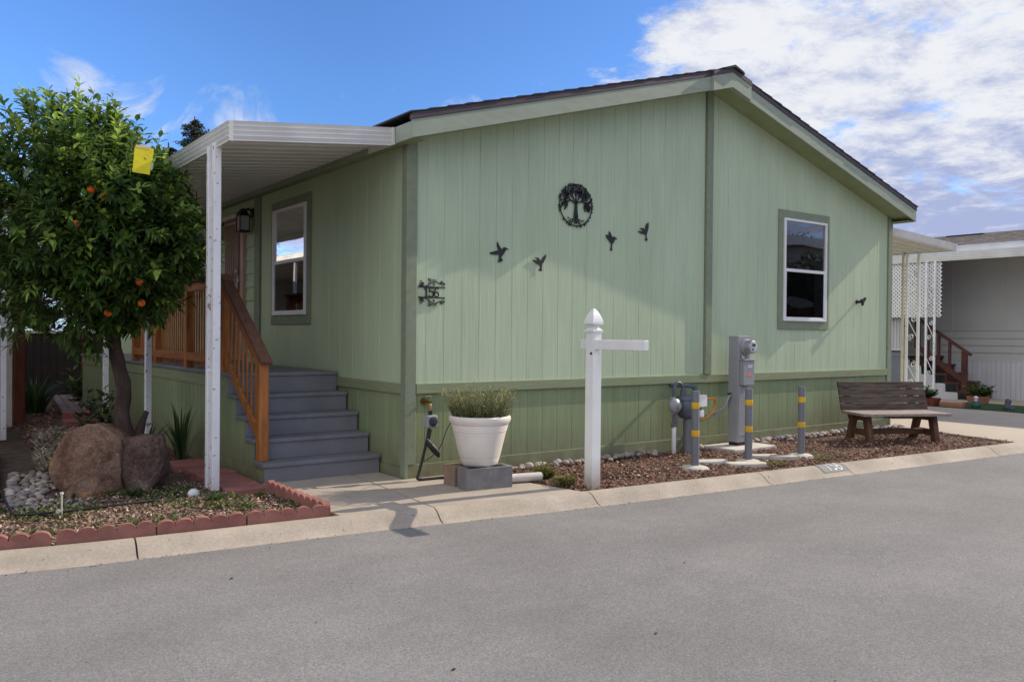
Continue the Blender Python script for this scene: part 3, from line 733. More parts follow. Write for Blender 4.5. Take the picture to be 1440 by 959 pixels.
def awning(name, label, x_in, x_out, z_in, z_out, y0, y1, h=.165):
    t = thing(name, label, 'awning', (x_out, y0, 0))
    zt = lambda x: z_in + (z_out - z_in) * (x - x_in) / (x_out - x_in)
    s = 1 if x_out > x_in else -1
    m = MB(); y = y0 + .03; prof = []
    while y < y1 - .2:      # flat-pan deck with raised ribs
        prof += [(y, 0), (y + .15, 0), (y + .162, .038), (y + .198, .038)]; y += .21
    for (ya, da), (yb, db) in zip(prof[:-1], prof[1:]):
        a = [(x_in + s * .0, ya, zt(x_in) - .105 + da), (x_out - s * .02, ya, zt(x_out) - .105 + da), (x_out - s * .02, yb, zt(x_out) - .105 + db), (x_in, yb, zt(x_in) - .105 + db)]
        m.add(a, [(0, 1, 2, 3)])
    m.add([(x_in, y0 + .01, zt(x_in) - .03), (x_out, y0 + .01, zt(x_out) - .03), (x_out, y1, zt(x_out) - .03), (x_in, y1, zt(x_in) - .03)], [(0, 1, 2, 3)])
    m.build('roof_panel', M['alum_under'], t, fixn=False)
    m = MB(); stepped_fascia(m, (x_in, y0, zt(x_in)), (x_out, y0, zt(x_out)), h, (0, -1, 0)); m.build('end_fascia', M['alum'], t)
    m = MB(); stepped_fascia(m, (x_out, y0 - .012, zt(x_out)), (x_out, y1, zt(x_out)), h, (s, 0, 0)); m.build('gutter_fascia', M['alum'], t)
    return t
A = awning('porch_awning', 'white aluminium porch awning on chipped white posts left of the green house', -.145, -1.675, 3.30, 3.125, .03, 9.6)
m = MB(); m.box(-.165, -.144, -.005, .5, 3.135, 3.296); m.build('joint_cover', M['alum'], A)
white_post(A, -1.665, .39, 3.0); white_post(A, -1.63, 2.89, 3.0, dy=0); white_post(A, -1.65, 5.05, 3.0, dy=0)
B = awning('carport_awning', 'white carport awning on the right end of the green house', 8.68, 10.76, 3.10, 2.99, .07, 8.0, h=.125)

def scroll(mb, fn, c, r, d0=0, turns=1.35, sgn=1, w=.008):
    pts = []
    for i in range(22):
        a = d0 + sgn * i / 21 * turns * 2 * PI; rr = r * (1 - .75 * i / 21)
        pts.append(fn(c[0] + rr * math.cos(a), c[1] + rr * math.sin(a)))
    mb.tube(pts, w, 5)
def iron_column(t, x, ya, yb, ztop):
    for y in (ya, yb):
        m = MB(); m.box(x - .02, x + .02, y - .02, y + .02, 0, ztop); m.build('post', M['postwhite'], t)
    m = MB(); fn = lambda u, v: (x, u, v); ym = (ya + yb) / 2; hw = abs(yb - ya) / 2 - .02
    for z in (.75, 1.55, 2.35):
        m.tube([fn(ym - hw, z - .16), fn(ym + hw, z + .16)], .008, 5)
        scroll(m, fn, (ym - hw * .25, z + .16), hw * .7, PI / 2); scroll(m, fn, (ym + hw * .25, z - .16), hw * .7, -PI / 2)
    m.build('scrollwork', M['postwhite'], t)
iron_column(B, 10.70, .69, .90, 2.88)
m = MB(); m.box(10.67, 10.71, .95, .985, 0, 2.9); m.build('post', M['cream'], B)
iron_column(B, 10.70, 4.4, 4.61, 2.88)

# ------------------------------------------------------------------ porch deck, steps, railing
YS = [.475, .72, .97, 1.235, 1.48]; ZS = [.18, .372, .565, .755, .96]
def porch():
    P = thing('porch_steps', 'grey painted porch steps and deck with redwood railing along the green wall', 'porch', (-.6, .48, 0))
    for i, (y, z) in enumerate(zip(YS, ZS)):
        yn = YS[i + 1] if i < 4 else 9.5
        m = MB(); m.box(-1.215, -.03, y - .018, yn - .002 if i < 4 else yn, z - .038, z); m.build('tread' if i < 4 else 'deck_floor', M['grey'], P, bevel=.006)
        zb = ZS[i - 1] if i else 0
        m = MB(); m.box(-1.195, -.032, y, y + .02, zb + .001, z - .039); m.build('riser', M['grey'], P)
    # stair side and deck skirting (green, grooved), stepped under the treads
    m = MB()
    for i in range(5):
        y0 = YS[i] + .022; y1 = YS[i + 1] + .021 if i < 4 else 9.4
        y = y0; ztop = ZS[i] - .04
        while y < y1 - .001:
            yb = min(y + .150, y1); g = min(.008, (yb - y) / 3)
            m.box(-1.196, -1.17, y, yb - g, .115, ztop); m.box(-1.190, -1.172, yb - g, yb, .115, ztop); y = yb
    m.build('deck_skirting', M['skirt'], P)
    m = MB(); m.box(-1.202, -1.16, .50, 9.4, -.06, .113); m.build('deck_base_board', M['skirt'], P)
    m = MB(); m.box(-1.205, -1.197, 1.53, 9.4, .80, .919); m.build('deck_trim', M['trim2'], P)
    # railing
    px = -1.155
    R0 = MB(); R0.box(px - .045, px + .045, .595, .685, .182, 1.10); rail = R0.build('railing', M['wood'], P, bevel=.006)
    for y in (1.72, 3.02, 4.40, 5.62):
        m = MB(); m.box(px - .045, px + .045, y - .045, y + .045, .88 if y > 1.8 else .80, 1.925); m.build('post', M['wood'], rail, bevel=.005)
    m = MB(); m.bar((px - .0, 1.66, 1.945), (px, 5.72, 1.945), .145, .04); m.build('top_cap', M['woodcap'], rail, bevel=.006)
    m = MB(); m.box(px - .042, px - .004, 1.77, 5.58, 1.825, 1.922); m.build('rail_board', M['woodh'], rail, bevel=.004)
    m = MB(); m.box(px - .042, px - .004, 1.77, 5.58, 1.045, 1.135); m.build('rail_board', M['woodh'], rail, bevel=.004)
    bal = MB(); bal.box(-.018, .018, -.018, .018, 0, .88)
    y = 1.84; first = None
    while y < 5.55:
        if min(abs(y - q) for q in (3.02, 4.40)) > .07:
            if first is None:
                m = MB(); m.box(px + .008, px + .022, y - .012, y + .012, .985, 1.90); first = m.build('baluster', M['wood'], rail)
                fy = y
            else:
                c = first.copy(); COL.objects.link(c); c.location.y = first.location.y + (y - fy)
        y += .094
    # sloping stair rail
    ya, za, yb, zb = 1.74, 1.935, .53, 1.09
    sl = (za - zb) / (ya - yb)
    m = MB(); m.bar((px + .0, ya, za), (px, yb, zb), .11, .038); m.build('stair_cap', M['woodcap'], rail, bevel=.006)
    m = MB(); m.bar((px - .015, 1.69, za - .11), (px - .015, .63, za - .11 - sl * 1.11), .03, .095); m.build('stair_rail_board', M['wood'], rail, bevel=.004)
    m = MB(); m.bar((px - .015, 1.69, za - .80), (px - .015, .68, za - .80 - sl * 1.06), .03, .085); m.build('stair_rail_board', M['wood'], rail, bevel=.004)
    for i in range(8):
        y = 1.585 - i * .122; z1 = za - .07 - sl * (ya - y); z0 = za - .82 - sl * (ya - y)
        m = MB(); m.box(px + .006, px + .020, y - .013, y + .013, z0, z1); m.build('baluster', M['wood'], rail)
porch()

# ------------------------------------------------------------------ wall decorations
FW = lambda u, v, d: (u, -d, v)
def arc(cx, cy, r, a0, a1, n=14): return [(cx + r * math.cos(rad(a0 + (a1 - a0) * i / n)), cy + r * math.sin(rad(a0 + (a1 - a0) * i / n))) for i in range(n + 1)]
def tree_of_life():
    cx, cz, rx, rz = 2.085, 2.79, .232, .225
    t = thing('tree_wall_art', 'round black metal tree of life hung high on the front wall', 'wall art', (cx, -.01, cz))
    rr = random.Random(5)
    m = MB(); pts = [FW(cx + rx * math.cos(2 * PI * i / 48), cz + rz * math.sin(2 * PI * i / 48), .014) for i in range(49)]; m.tube(pts, .007, 5)
    m.prism([(cx - .035, cz - .13), (cx - .022, cz - .06), (cx - .018, cz + .03), (cx + .018, cz + .03), (cx + .022, cz - .06), (cx + .035, cz - .13)], FW, .010, .016)
    inside = lambda x, z: ((x - cx) / (rx * .97)) ** 2 + ((z - cz) / (rz * .97)) ** 2 < 1
    tips = []
    def br(x, z, a, l, w, dep):
        x2, z2 = x + math.cos(a) * l, z + math.sin(a) * l
        if not inside(x2, z2): return
        m.ribbon([(x, z), (x2, z2)], w, FW, .010 + .0002 * dep, .0155 + .0002 * dep); tips.append((x2, z2, a))
        if dep == 0: return
        for da in (rr.uniform(.25, .6), -rr.uniform(.25, .6)): br(x2, z2, a + da, l * .80, max(.004, w * .65), dep - 1)
    for a in (20, 55, 90, 125, 160): br(cx, cz + .02, rad(a), .085, .016, 4)
    for a in (-35, -62, -90, -118, -145): br(cx, cz - .125, rad(a), .045, .012, 3)
    def leaf(x, z, a, l):
        dx, dz = math.cos(a), math.sin(a)
        m.prism([(x, z), (x + dx * l * .5 - dz * l * .28, z + dz * l * .5 + dx * l * .28), (x + dx * l, z + dz * l), (x + dx * l * .5 + dz * l * .28, z + dz * l * .5 - dx * l * .28)], FW, .010, .0165)
    for (x, z, a) in tips:
        if z > cz: 
            for k in range(2): leaf(x, z, a + rr.uniform(-1.4, 1.4), .03)
    for i in range(260):
        a = rr.uniform(-.35, PI + .35); q = rr.uniform(.55, 1.0); x, z = cx + rx * q * math.cos(a), cz + rz * q * math.sin(a)
        leaf(x, z, rr.uniform(0, 6.28), rr.uniform(.02, .034))
    for i in range(46):
        a = rr.uniform(0, 2 * PI); leaf(cx + rx * 1.0 * math.cos(a), cz + rz * 1.0 * math.sin(a), a + rr.uniform(-.9, .9), .026)
    m.build('tree_figure', M['black'], t, fixn=False)
tree_of_life()

BIRDS = [
    ([(975, 216), (945, 205), (930, 198), (912, 205), (900, 222), (880, 195), (855, 148), (852, 190), (866, 232), (830, 245), (783, 262), (790, 275), (835, 278), (872, 272), (875, 295), (872, 318), (862, 345), (885, 345), (912, 330), (905, 312), (893, 300), (915, 270), (935, 235), (945, 218)], 880, 250, .0013, 1.068, 2.212, 'black metal hummingbird with spread wings, leftmost of the flock on the front wall'),
    ([(1226, 313), (1250, 308), (1268, 308), (1282, 322), (1292, 340), (1310, 300), (1344, 268), (1340, 300), (1322, 345), (1305, 368), (1303, 395), (1300, 415), (1308, 435), (1285, 440), (1270, 430), (1285, 412), (1284, 390), (1270, 378), (1240, 362), (1213, 345), (1215, 332), (1245, 338), (1258, 332), (1250, 318)], 1278, 354, .0014, 1.585, 2.138, 'black metal hummingbird facing left in the sunlit patch below the wall tree'),
    ([(612, 656), (590, 648), (578, 638), (565, 645), (553, 640), (540, 612), (521, 596), (522, 630), (490, 632), (500, 655), (530, 685), (545, 705), (543, 735), (536, 762), (558, 762), (555, 735), (556, 708), (575, 685), (585, 662)], 551, 679, .00155, 2.625, 2.44, 'black metal hummingbird facing right, just right of the round wall tree'),
    ([(812, 568), (832, 558), (850, 556), (862, 572), (868, 560), (878, 520), (902, 500), (904, 540), (895, 580), (885, 610), (882, 630), (895, 655), (885, 668), (868, 660), (876, 635), (874, 615), (850, 608), (825, 605), (799, 594), (805, 585), (832, 588), (850, 582), (838, 572)], 852, 584, .00165, 3.128, 2.59, 'black metal hummingbird with one raised wing, highest of the flock')]
for pts, ox, oy, sx, wx, wz, lab in BIRDS:
    sz = .00106 if sx < .00145 else .00132
    m = MB(); m.prism([(wx + (a - ox) * sx, wz - (b - oy) * sz) for a, b in pts], FW, .008, .012)
    o = m.build('hummingbird', M['black'], origin=(wx, -.01, wz), label=lab, cat='wall art', group='hummingbirds on the front wall')
m = MB(); wx, wz = 7.60, 1.90
m.prism([*[(wx + a * .62, wz + b * .75) for a, b in ((-.07, .05), (-.03, .04), (.0, .02), (.04, .05), (.08, .085), (.13, .09), (.10, .06), (.12, .045), (.07, .015), (.03, -.02), (.01, -.075), (-.025, -.075), (-.02, -.01), (-.05, .02))]], FW, .085, .115)
bd = m.build('hummingbird', M['black'], origin=(wx, -.01, wz), label='small black bird figure standing off the wall right of the front window', cat='wall art', group='hummingbirds on the front wall')
m = MB(); m.tube([(wx, -.0, wz), (wx, -.09, wz)], .02, 8); m.tube([(wx, -.002, wz), (wx, -.01, wz)], .03, 10); m.build('mounting_rod', M['black'], bd)

def number_sign():
    x0, x1, zc = .118, .415, 1.765
    t = thing('house_number_sign', 'black scrolled metal house number 156 on the wall near the corner', 'sign', ((x0 + x1) / 2, -.01, zc))
    m = MB()
    for z in (zc + .058, zc - .042): m.prism([(x0, z - .006), (x1, z - .006), (x1, z + .006), (x0, z + .006)], FW, .008, .013)
    m.build('bar', M['black'], t)
    m = MB(); zb, zt = zc - .038, zc + .054; hgt = zt - zb
    # 1
    bx = .205
    m.ribbon([(bx, zb), (bx, zt)], .015, FW, .008, .014); m.ribbon([(bx - .02, zt - .016), (bx, zt - .004)], .008, FW, .0078, .0138); m.ribbon([(bx - .018, zb + .003), (bx + .018, zb + .003)], .007, FW, .0076, .0136)
    # 5
    bx = .255
    m.ribbon([(bx - .016, zt - .004), (bx + .030, zt - .004)], .011, FW, .008, .014); m.ribbon([(bx - .015, zt - .004), (bx - .015, zt - .045)], .008, FW, .0078, .0138)
    m.ribbon(arc(bx + .002, zb + .030, .028, 128, -150), .0105, FW, .0076, .0136)
    # 6
    bx = .318
    m.ribbon(arc(bx, zb + .028, .024, 0, 360, 20), .0095, FW, .008, .014); m.ribbon([(bx - .024, zb + .028), (bx - .024, zb + .05), (bx - .014, zb + .075), (bx + .004, zt), (bx + .022, zt - .008)], .010, FW, .0078, .0138)
    m.build('digits', M['black'], t, fixn=False)
    m = MB()
    for s, zz in ((1, zc + .064), (-1, zc - .048)):
        F = lambda u, v: FW(u, zz + s * v, .011)
        vine = catmull([(x0 + .02, .002, 0), (.20, .0, 0), (.235, .02, 0), (.29, .05, 0), (.335, .038, 0), (.365, .028, 0), (.392, .04, 0), (.412, .022, 0)], 5)
        m.tube([F(p.x, p.y) for p in vine], .0055, 5)
        fn = lambda u, v: F(u, v)
        for c, r, d, g, w in (((.235, .065), .018, -PI / 2, 1, .0045), ((.375, .048), .016, PI, 1, .0045), ((.165, .022), .014, 0, 1, .004), ((.285, .022), .012, PI / 2, -1, .004), ((.142, .03), .024, 2.0, -1, .0035), ((.39, .03), .02, .5, -1, .004)):
            scroll(m, fn, c, r, d, 1.1, g, w)
        arcp = catmull([(.225, .028, 0), (.25, .055, 0), (.285, .068, 0), (.32, .058, 0)], 5); m.tube([F(p.x, p.y) for p in arcp], .0035, 5)
        leafp = [(x0 + .005, 0), (x0 + .03, .03), (x0 + .045, .04), (x0 + .05, .015), (x0 + .062, .0)]
        m.prism([(a, zz + s * b) for a, b in leafp], FW, .009, .0125)
    m.build('scrollwork', M['black'], t, fixn=False)
number_sign()

# ------------------------------------------------------------------ front bed furniture
def sign_post():
    x, y = 1.245, -1.25; w = .052
    t = thing('sign_post', 'white vinyl real estate sign post with empty arm beside the kerb', 'sign post', (x, y, 0))
    m = MB(); m.box(x - w, x + w, y - w, y + w, -.05, 1.41); m.build('post', M['vinyl'], t, bevel=.004)
    m = MB()
    def ring(a, b, r0, r1):
        m.hexa([(x - r0, y - r0, a), (x + r0, y - r0, a), (x + r0, y + r0, a), (x - r0, y + r0, a)], [(x - r1, y - r1, b), (x + r1, y - r1, b), (x + r1, y + r1, b), (x - r1, y + r1, b)])
    k = .0
    ring(1.405, 1.420, .062, .062); ring(1.421, 1.442, .060, .036); ring(1.443, 1.462, .036, .034); ring(1.463, 1.476, .036, .060)
    prof = [(1.477, .064), (1.50, .062), (1.53, .054), (1.56, .043), (1.59, .027), (1.612, .012), (1.62, .003)]
    for (a, ra), (b, rb) in zip(prof[:-1], prof[1:]): ring(a, b, ra, rb)
    m.build('finial', M['vinyl'], t)
    m = MB(); ya, yb = y + .15, y - .67
    m.prism([(ya, 1.245), (ya, 1.335), (yb + .03, 1.335), (yb + .003, 1.315), (yb, 1.30), (yb, 1.245)], lambda u, v, d: (d, u, v), x - .0545, x + .0545) if False else m.box(x - .026, x + .026, yb, ya, 1.245, 1.335)
    m.build('arm', M['vinyl'], t, bevel=.006)
    for yy in (y - .15, y - .50):
        m = MB(); m.tube([(x, yy, 1.333), (x, yy, 1.357)], [.012, .010], 8); m.tube([(x, yy, 1.245), (x, yy, 1.222), (x, yy - .012, 1.212), (x, yy - .02, 1.222)], .0035, 6); m.build('hook', M['steel'], t, smooth=40)
    m = MB(); m.tube([(x - .052, y - .028, 1.21), (x - .058, y - .028, 1.21)], .012, 10); m.build('bolt', M['black'], t)
sign_post()

def bollard():
    t = thing('bollard', 'grey steel bollard with two yellow bands, left of three, before the gas meter', 'bollard', (0, 0, 0), 'grey bollards with yellow bands')
    m = MB(); m.lathe([(.041, 0), (.041, .802), (.037, .812), (.0, .814)], (0, 0, 0), 24); m.build('post', M['bollard'], t, smooth=40)
    for z in (.66, .37):
        m = MB(); m.lathe([(.0416, z - .032), (.0421, z - .030), (.0421, z + .030), (.0416, z + .032)], (0, 0, 0), 24); m.build('band', M['yellow'], t, smooth=40)
    m = MB(); rr = random.Random(4)
    pr = [(.165, -.04), (.155, .0), (.12, .022), (.065, .034), (.0, .036)]
    m.lathe(pr, (0, 0, 0), 20); m.v = [(x * (1 + .12 * mnoise.noise((x * 9, y * 9, 1))), y * (1 + .12 * mnoise.noise((x * 9, y * 9, 5))), z) for x, y, z in m.v]
    m.build('footing', M['palecrete'], t, smooth=50)
    return t
b0 = bollard()
spots = [(2.86, -1.06, 'grey steel bollard with two yellow bands, left of three, before the gas meter'), (3.69, -1.10, 'grey steel bollard with two yellow bands, middle of three, before the electric pedestal'), (4.59, -1.15, 'grey steel bollard with two yellow bands, right of three, nearest the wooden bench')]
for i, (x, y, lab) in enumerate(spots):
    o = b0 if i == 0 else copy_tree(b0)
    o.location = (x, y, -.012); o.rotation_euler.z = i * 1.3; o['label'] = lab

def stepping(x, y, w, d, a, lab, seed):
    rr = random.Random(seed); n = 9; poly = []
    for i in range(n):
        t = 2 * PI * i / n; q = 1 + rr.uniform(-.13, .13)
        s, c = math.sin(t), math.cos(t); u = w / 2 * q * math.copysign(abs(c) ** .6, c); v = d / 2 * q * math.copysign(abs(s) ** .6, s)
        poly.append((x + u * math.cos(a) - v * math.sin(a), y + u * math.sin(a) + v * math.cos(a)))
    m = MB(); m.prism(poly, lambda u, v, z: (u, v, z), -.03, .022)
    m.build('stepping_stone', M['palecrete'], origin=(x, y, 0), bevel=.008, label=lab, cat='stepping stone', group='flat stones between the bollards')
stepping(3.27, -.93, .44, .2, -.5, 'flat stone slab between the left bollard and the pedestal pad', 1)
stepping(3.47, -1.24, .42, .22, -.45, 'flat stone slab by the kerb left of the middle bollard', 2)
stepping(4.13, -.98, .36, .16, -.5, 'flat stone slab right of the middle bollard, farther from the kerb', 3)
stepping(4.26, -1.13, .36, .14, -.5, 'flat stone slab right of the middle bollard, nearer the kerb', 4)

def pedestal():
    t = thing('meter_pedestal', 'grey steel electric meter pedestal on a concrete pad by the wall', 'electric meter', (4.56, -.27, 0))
    x0, x1, y0, y1 = 4.445, 4.675, -.35, -.20
    m = MB(); m.box(4.14, 4.93, -.56, -.06, -.06, .028); m.build('pad', M['palecrete'], t, bevel=.01)
    m = MB(); m.box(x0 + .01, x1 - .01, y0 + .01, y1 - .01, .03, .07); m.build('plinth', M['black'], t)
    m = MB(); m.box(x0, x1, y0, y1, .07, 1.38); m.build('cabinet', M['greymetal'], t, bevel=.006)
    m = MB(); m.box(x0 + .012, x1 - .012, y0 - .008, y0 - .001, .09, .76); m.build('access_cover', M['greymetal'], t, bevel=.003)
    m = MB(); m.box(x0 + .03, x1 - .03, y0 - .016, y0 - .009, .15, .16); m.box(x0 + .115, x0 + .135, y0 - .014, y0 - .009, .10, .16); m.build('clasp', M['steel'], t)
    m = MB(); m.box(x0 + .03, x1 + .005, y0 - .065, y0 - .001, .775, 1.075); m.box(x0 + .02, x1 + .012, y0 - .075, y0 - .001, 1.077, 1.092); br = m.build('breaker_door', M['greymetal'], t, bevel=.005)
    m = MB()
    for k in range(3): m.box(x0 + .105 + k * .030, x0 + .127 + k * .030, y0 - .0675, y0 - .0655, .985, 1.03)
    m.build('label_plate', M['sticker'], br)
    m = MB(); m.prism([(x0 + .085, .885), (x0 + .185, .885), (x0 + .15, .93), (x0 + .125, .955), (x0 + .11, .92)], lambda u, v, d: (u, d, v), y0 - .0675, y0 - .0655); m.build('warning_sticker', M['redsticker'], br)
    m = MB(); c = (x0 + .125, y0, 1.245)
    m.lathe([(.098, -.0), (.098, -.035), (.09, -.04)], c, 28, 'y'); m.build('meter_socket', M['greymetal'], t, smooth=40)
    m = MB(); m.lathe([(.085, -.04), (.085, -.10), (.078, -.125), (.07, -.13)], c, 28, 'y'); me = m.build('electric_meter', M['steel'], t, smooth=40)
    m = MB(); m.lathe([(.07, -.1302), (.055, -.134), (.0, -.135)], c, 28, 'y'); m.build('dial', M['dial'], me, smooth=40)
    m = MB(); m.box(c[0] - .03, c[0] + .03, c[1] - .139, c[1] - .133, c[2] + .012, c[2] + .04); m.box(c[0] - .035, c[0] - .01, c[1] - .139, c[1] - .133, c[2] - .035, c[2] - .022); m.build('display', M['black'], me)
    m = MB(); m.tube([(x0 + .06, y0 - .02, 1.145), (x0 + .06, y0 - .02, 1.10)], .02, 8); m.tube([(x0 + .16, y0 - .02, 1.145), (x0 + .16, y0 - .02, 1.10)], .014, 8); m.build('seal', M['steel'], t, smooth=40)
    m = MB(); m.box(x0 + .05, x0 + .12, y0 - .02, y0 - .008, .70, .735); m.build('latch', M['steel'], t)
    for k in (0, .035):
        m = MB(); m.tube(catmull([(x0, -.25 + k, .66 - k), (x0 - .05, -.25 + k, .62 - k), (x0 - .10, -.22 + k, .50 - k), (x0 - .17, -.12 + k * .5, .42 - k), (x0 - .24, .0, .38 - k)], 5), .013, 8); m.build('conduit', M['greymetal'], t, smooth=60)
    m = MB(); m.box(x0 - .05, x0, -.26, -.23, .655, .675); m.build('bracket', M['black'], t)
pedestal()

def gas_meter():
    yy = -.22
    t = thing('gas_meter', 'blue grey gas meter with regulator and riser pipes by the wall', 'gas meter', (3.66, yy, 0))
    m = MB(); m.tube([(3.69, yy, -.03), (3.69, yy, .40)], .055, 16); m.build('support_pipe', M['bollard'], t, smooth=40)
    m = MB(); cx, cz = 3.70, .545        # rounded meter body, narrower at the bottom
    prof = [(-.155, .045), (-.14, .105), (-.10, .138), (-.02, .155), (.05, .158), (.062, .150), (.075, .158), (.11, .145), (.13, .09), (.135, .02)]
    n = 28; vs = []
    for (h, r) in prof:
        for k in range(n):
            a = 2 * PI * k / n; c, s = math.cos(a), math.sin(a)
            q = (abs(c) ** 3.2 + abs(s) ** 3.2) ** (-1 / 3.2)
            vs.append((cx + r * q * c, yy + r * .72 * q * s, cz + h))
    fs = [(i * n + k, i * n + (k + 1) % n, (i + 1) * n + (k + 1) % n, (i + 1) * n + k) for i in range(len(prof) - 1) for k in range(n)] + [tuple(range(n - 1, -1, -1)), tuple((len(prof) - 1) * n + k for k in range(n))]
    m.add(vs, fs); m.build('meter_body', M['meterblue'], t, smooth=50)
    m = MB(); m.tube(catmull([(3.452, yy, .30), (3.45, yy, .62), (3.45, yy, .76), (3.475, yy, .81), (3.52, yy, .825), (3.57, yy, .80), (3.60, yy, .74), (3.60, yy, .67)], 6), .019, 10); m.build('inlet_pipe', M['meterblue'], t, smooth=60)
    m = MB(); m.tube([(3.452, yy, -.03), (3.452, yy, .31)], .027, 12); m.build('riser_sleeve', M['vinyl'], t, smooth=40)
    m = MB(); m.tube([(3.60, yy, .74), (3.60, yy, .66)], .032, 10); m.tube([(3.80, yy, .68), (3.80, yy, .78)], .026, 10); m.tube([(3.80, yy, .77), (3.70, yy + .02, .785), (3.64, yy + .1, .785), (3.62, .0, .785)], .024, 10); m.tube([(3.80, yy, .66), (3.80, yy, .71)], .036, 10); m.build('outlet_pipe', M['meterblue'], t, smooth=50)
    m = MB(); m.lathe([(.02, .05), (.075, .03), (.088, .012), (.088, -.012), (.075, -.03), (.035, -.05), (.03, -.075), (.0, -.078)], (3.425, yy - .04, .56), 20, 'y'); m.tube([(3.425, yy, .66), (3.425, yy, .46)], .03, 10); m.tube([(3.36, yy - .02, .56), (3.49, yy - .02, .56)], .028, 10)
    m.build('regulator', M['greymetal'], t, smooth=50)
    m = MB(); m.tube([(3.452, yy, .45), (3.452, yy, .30)], .023, 8); m.box(3.43, 3.475, yy - .05, yy - .02, .36, .44); m.tube([(3.42, yy, .33), (3.485, yy, .33)], .03, 8); m.build('shutoff_valve', M['bollard'], t, smooth=40)
    m = MB(); m.box(3.72, 3.84, yy - .165, yy - .09, .54, .68); m.box(3.74, 3.80, yy - .155, yy - .11, .42, .50); m.build('reading_module', M['vinyl'], t, bevel=.008)
gas_meter()
m = MB(); m.tube(catmull([(3.83, -.30, .62), (4.0, -.28, .625), (4.14, -.24, .61), (4.20, -.2, .55), (4.17, -.2, .46), (4.05, -.22, .40), (3.90, -.26, .385), (3.80, -.27, .41)], 6), .013, 8)
m.build('orange_cable', M['orange'], origin=(4.0, -.25, .4), smooth=60, label='orange plastic cable looping out beside the gas meter', cat='cable')

def bench():
    th = rad(28); u = Vector((math.cos(th), -math.sin(th), 0)); n = Vector((-math.sin(th), -math.cos(th), 0))
    o = Vector((6.42, -.90, 0))           # left front foot
    t = thing('wooden_bench', 'weathered wooden park bench with dark slatted back beside the driveway', 'bench', tuple(o))
    Pt = lambda a, f, z: o + u * a + n * f + Vector((0, 0, z))
    def board(a0, a1, f0, f1, z0, z1, tilt=0):
        mb = MB(); mb.hexa([Pt(a0, f0, z0), Pt(a1, f0, z0), Pt(a1, f1, z0), Pt(a0, f1, z0)], [Pt(a0, f0 - tilt, z1), Pt(a1, f0 - tilt, z1), Pt(a1, f1 - tilt, z1), Pt(a0, f1 - tilt, z1)]); return mb
    for k in range(4):
        z0 = .375 + k * .098; f = -.50 - .030 * k
        m = board(-.09, 1.20, f - .018, f + .018, z0, z0 + .090, .026); m.build('back_slat', M['bench'], t, bevel=.004)
    for k in range(3):
        f0 = .14 - k * .19
        m = board(-.14, 1.12, f0 - .18, f0, .345, .382); m.build('seat_plank', M['benchseat'], t, bevel=.005)
    for a in (.04, .99):
        m = MB(); m.hexa([Pt(a - .035, -.06, -.02), Pt(a + .035, -.06, -.02), Pt(a + .035, .04, -.02), Pt(a - .035, .04, -.02)], [Pt(a - .035, -.15, .343), Pt(a + .035, -.15, .343), Pt(a + .035, -.04, .343), Pt(a - .035, -.04, .343)]); m.build('leg', M['benchleg'], t, bevel=.005)
        m = MB(); m.hexa([Pt(a - .035, -.56, -.02), Pt(a + .035, -.56, -.02), Pt(a + .035, -.46, -.02), Pt(a - .035, -.46, -.02)], [Pt(a - .035, -.44, .343), Pt(a + .035, -.44, .343), Pt(a + .035, -.34, .343), Pt(a - .035, -.34, .343)]); m.build('leg', M['benchleg'], t, bevel=.005)
        m = board(a - .025, a + .025, -.44, -.02, .265, .343); m.build('seat_bearer', M['benchleg'], t, bevel=.004)
        m = board(a - .025, a + .025, -.52, -.02, .07, .15); m.build('side_stretcher', M['benchleg'], t, bevel=.004)
        m = MB(); m.hexa([Pt(a - .04, -.475, .26), Pt(a + .04, -.475, .26), Pt(a + .04, -.442, .26), Pt(a - .04, -.442, .26)], [Pt(a - .04, -.675, .76), Pt(a + .04, -.675, .76), Pt(a + .04, -.64, .76), Pt(a - .04, -.64, .76)]); m.build('back_post', M['benchleg'], t)
    m = board(.07, .96, -.30, -.22, .075, .145); m.build('stretcher', M['benchleg'], t, bevel=.004)
    m = board(.35, .65, -.30, .0, .305, .343); m.build('seat_brace', M['benchleg'], t)
bench()

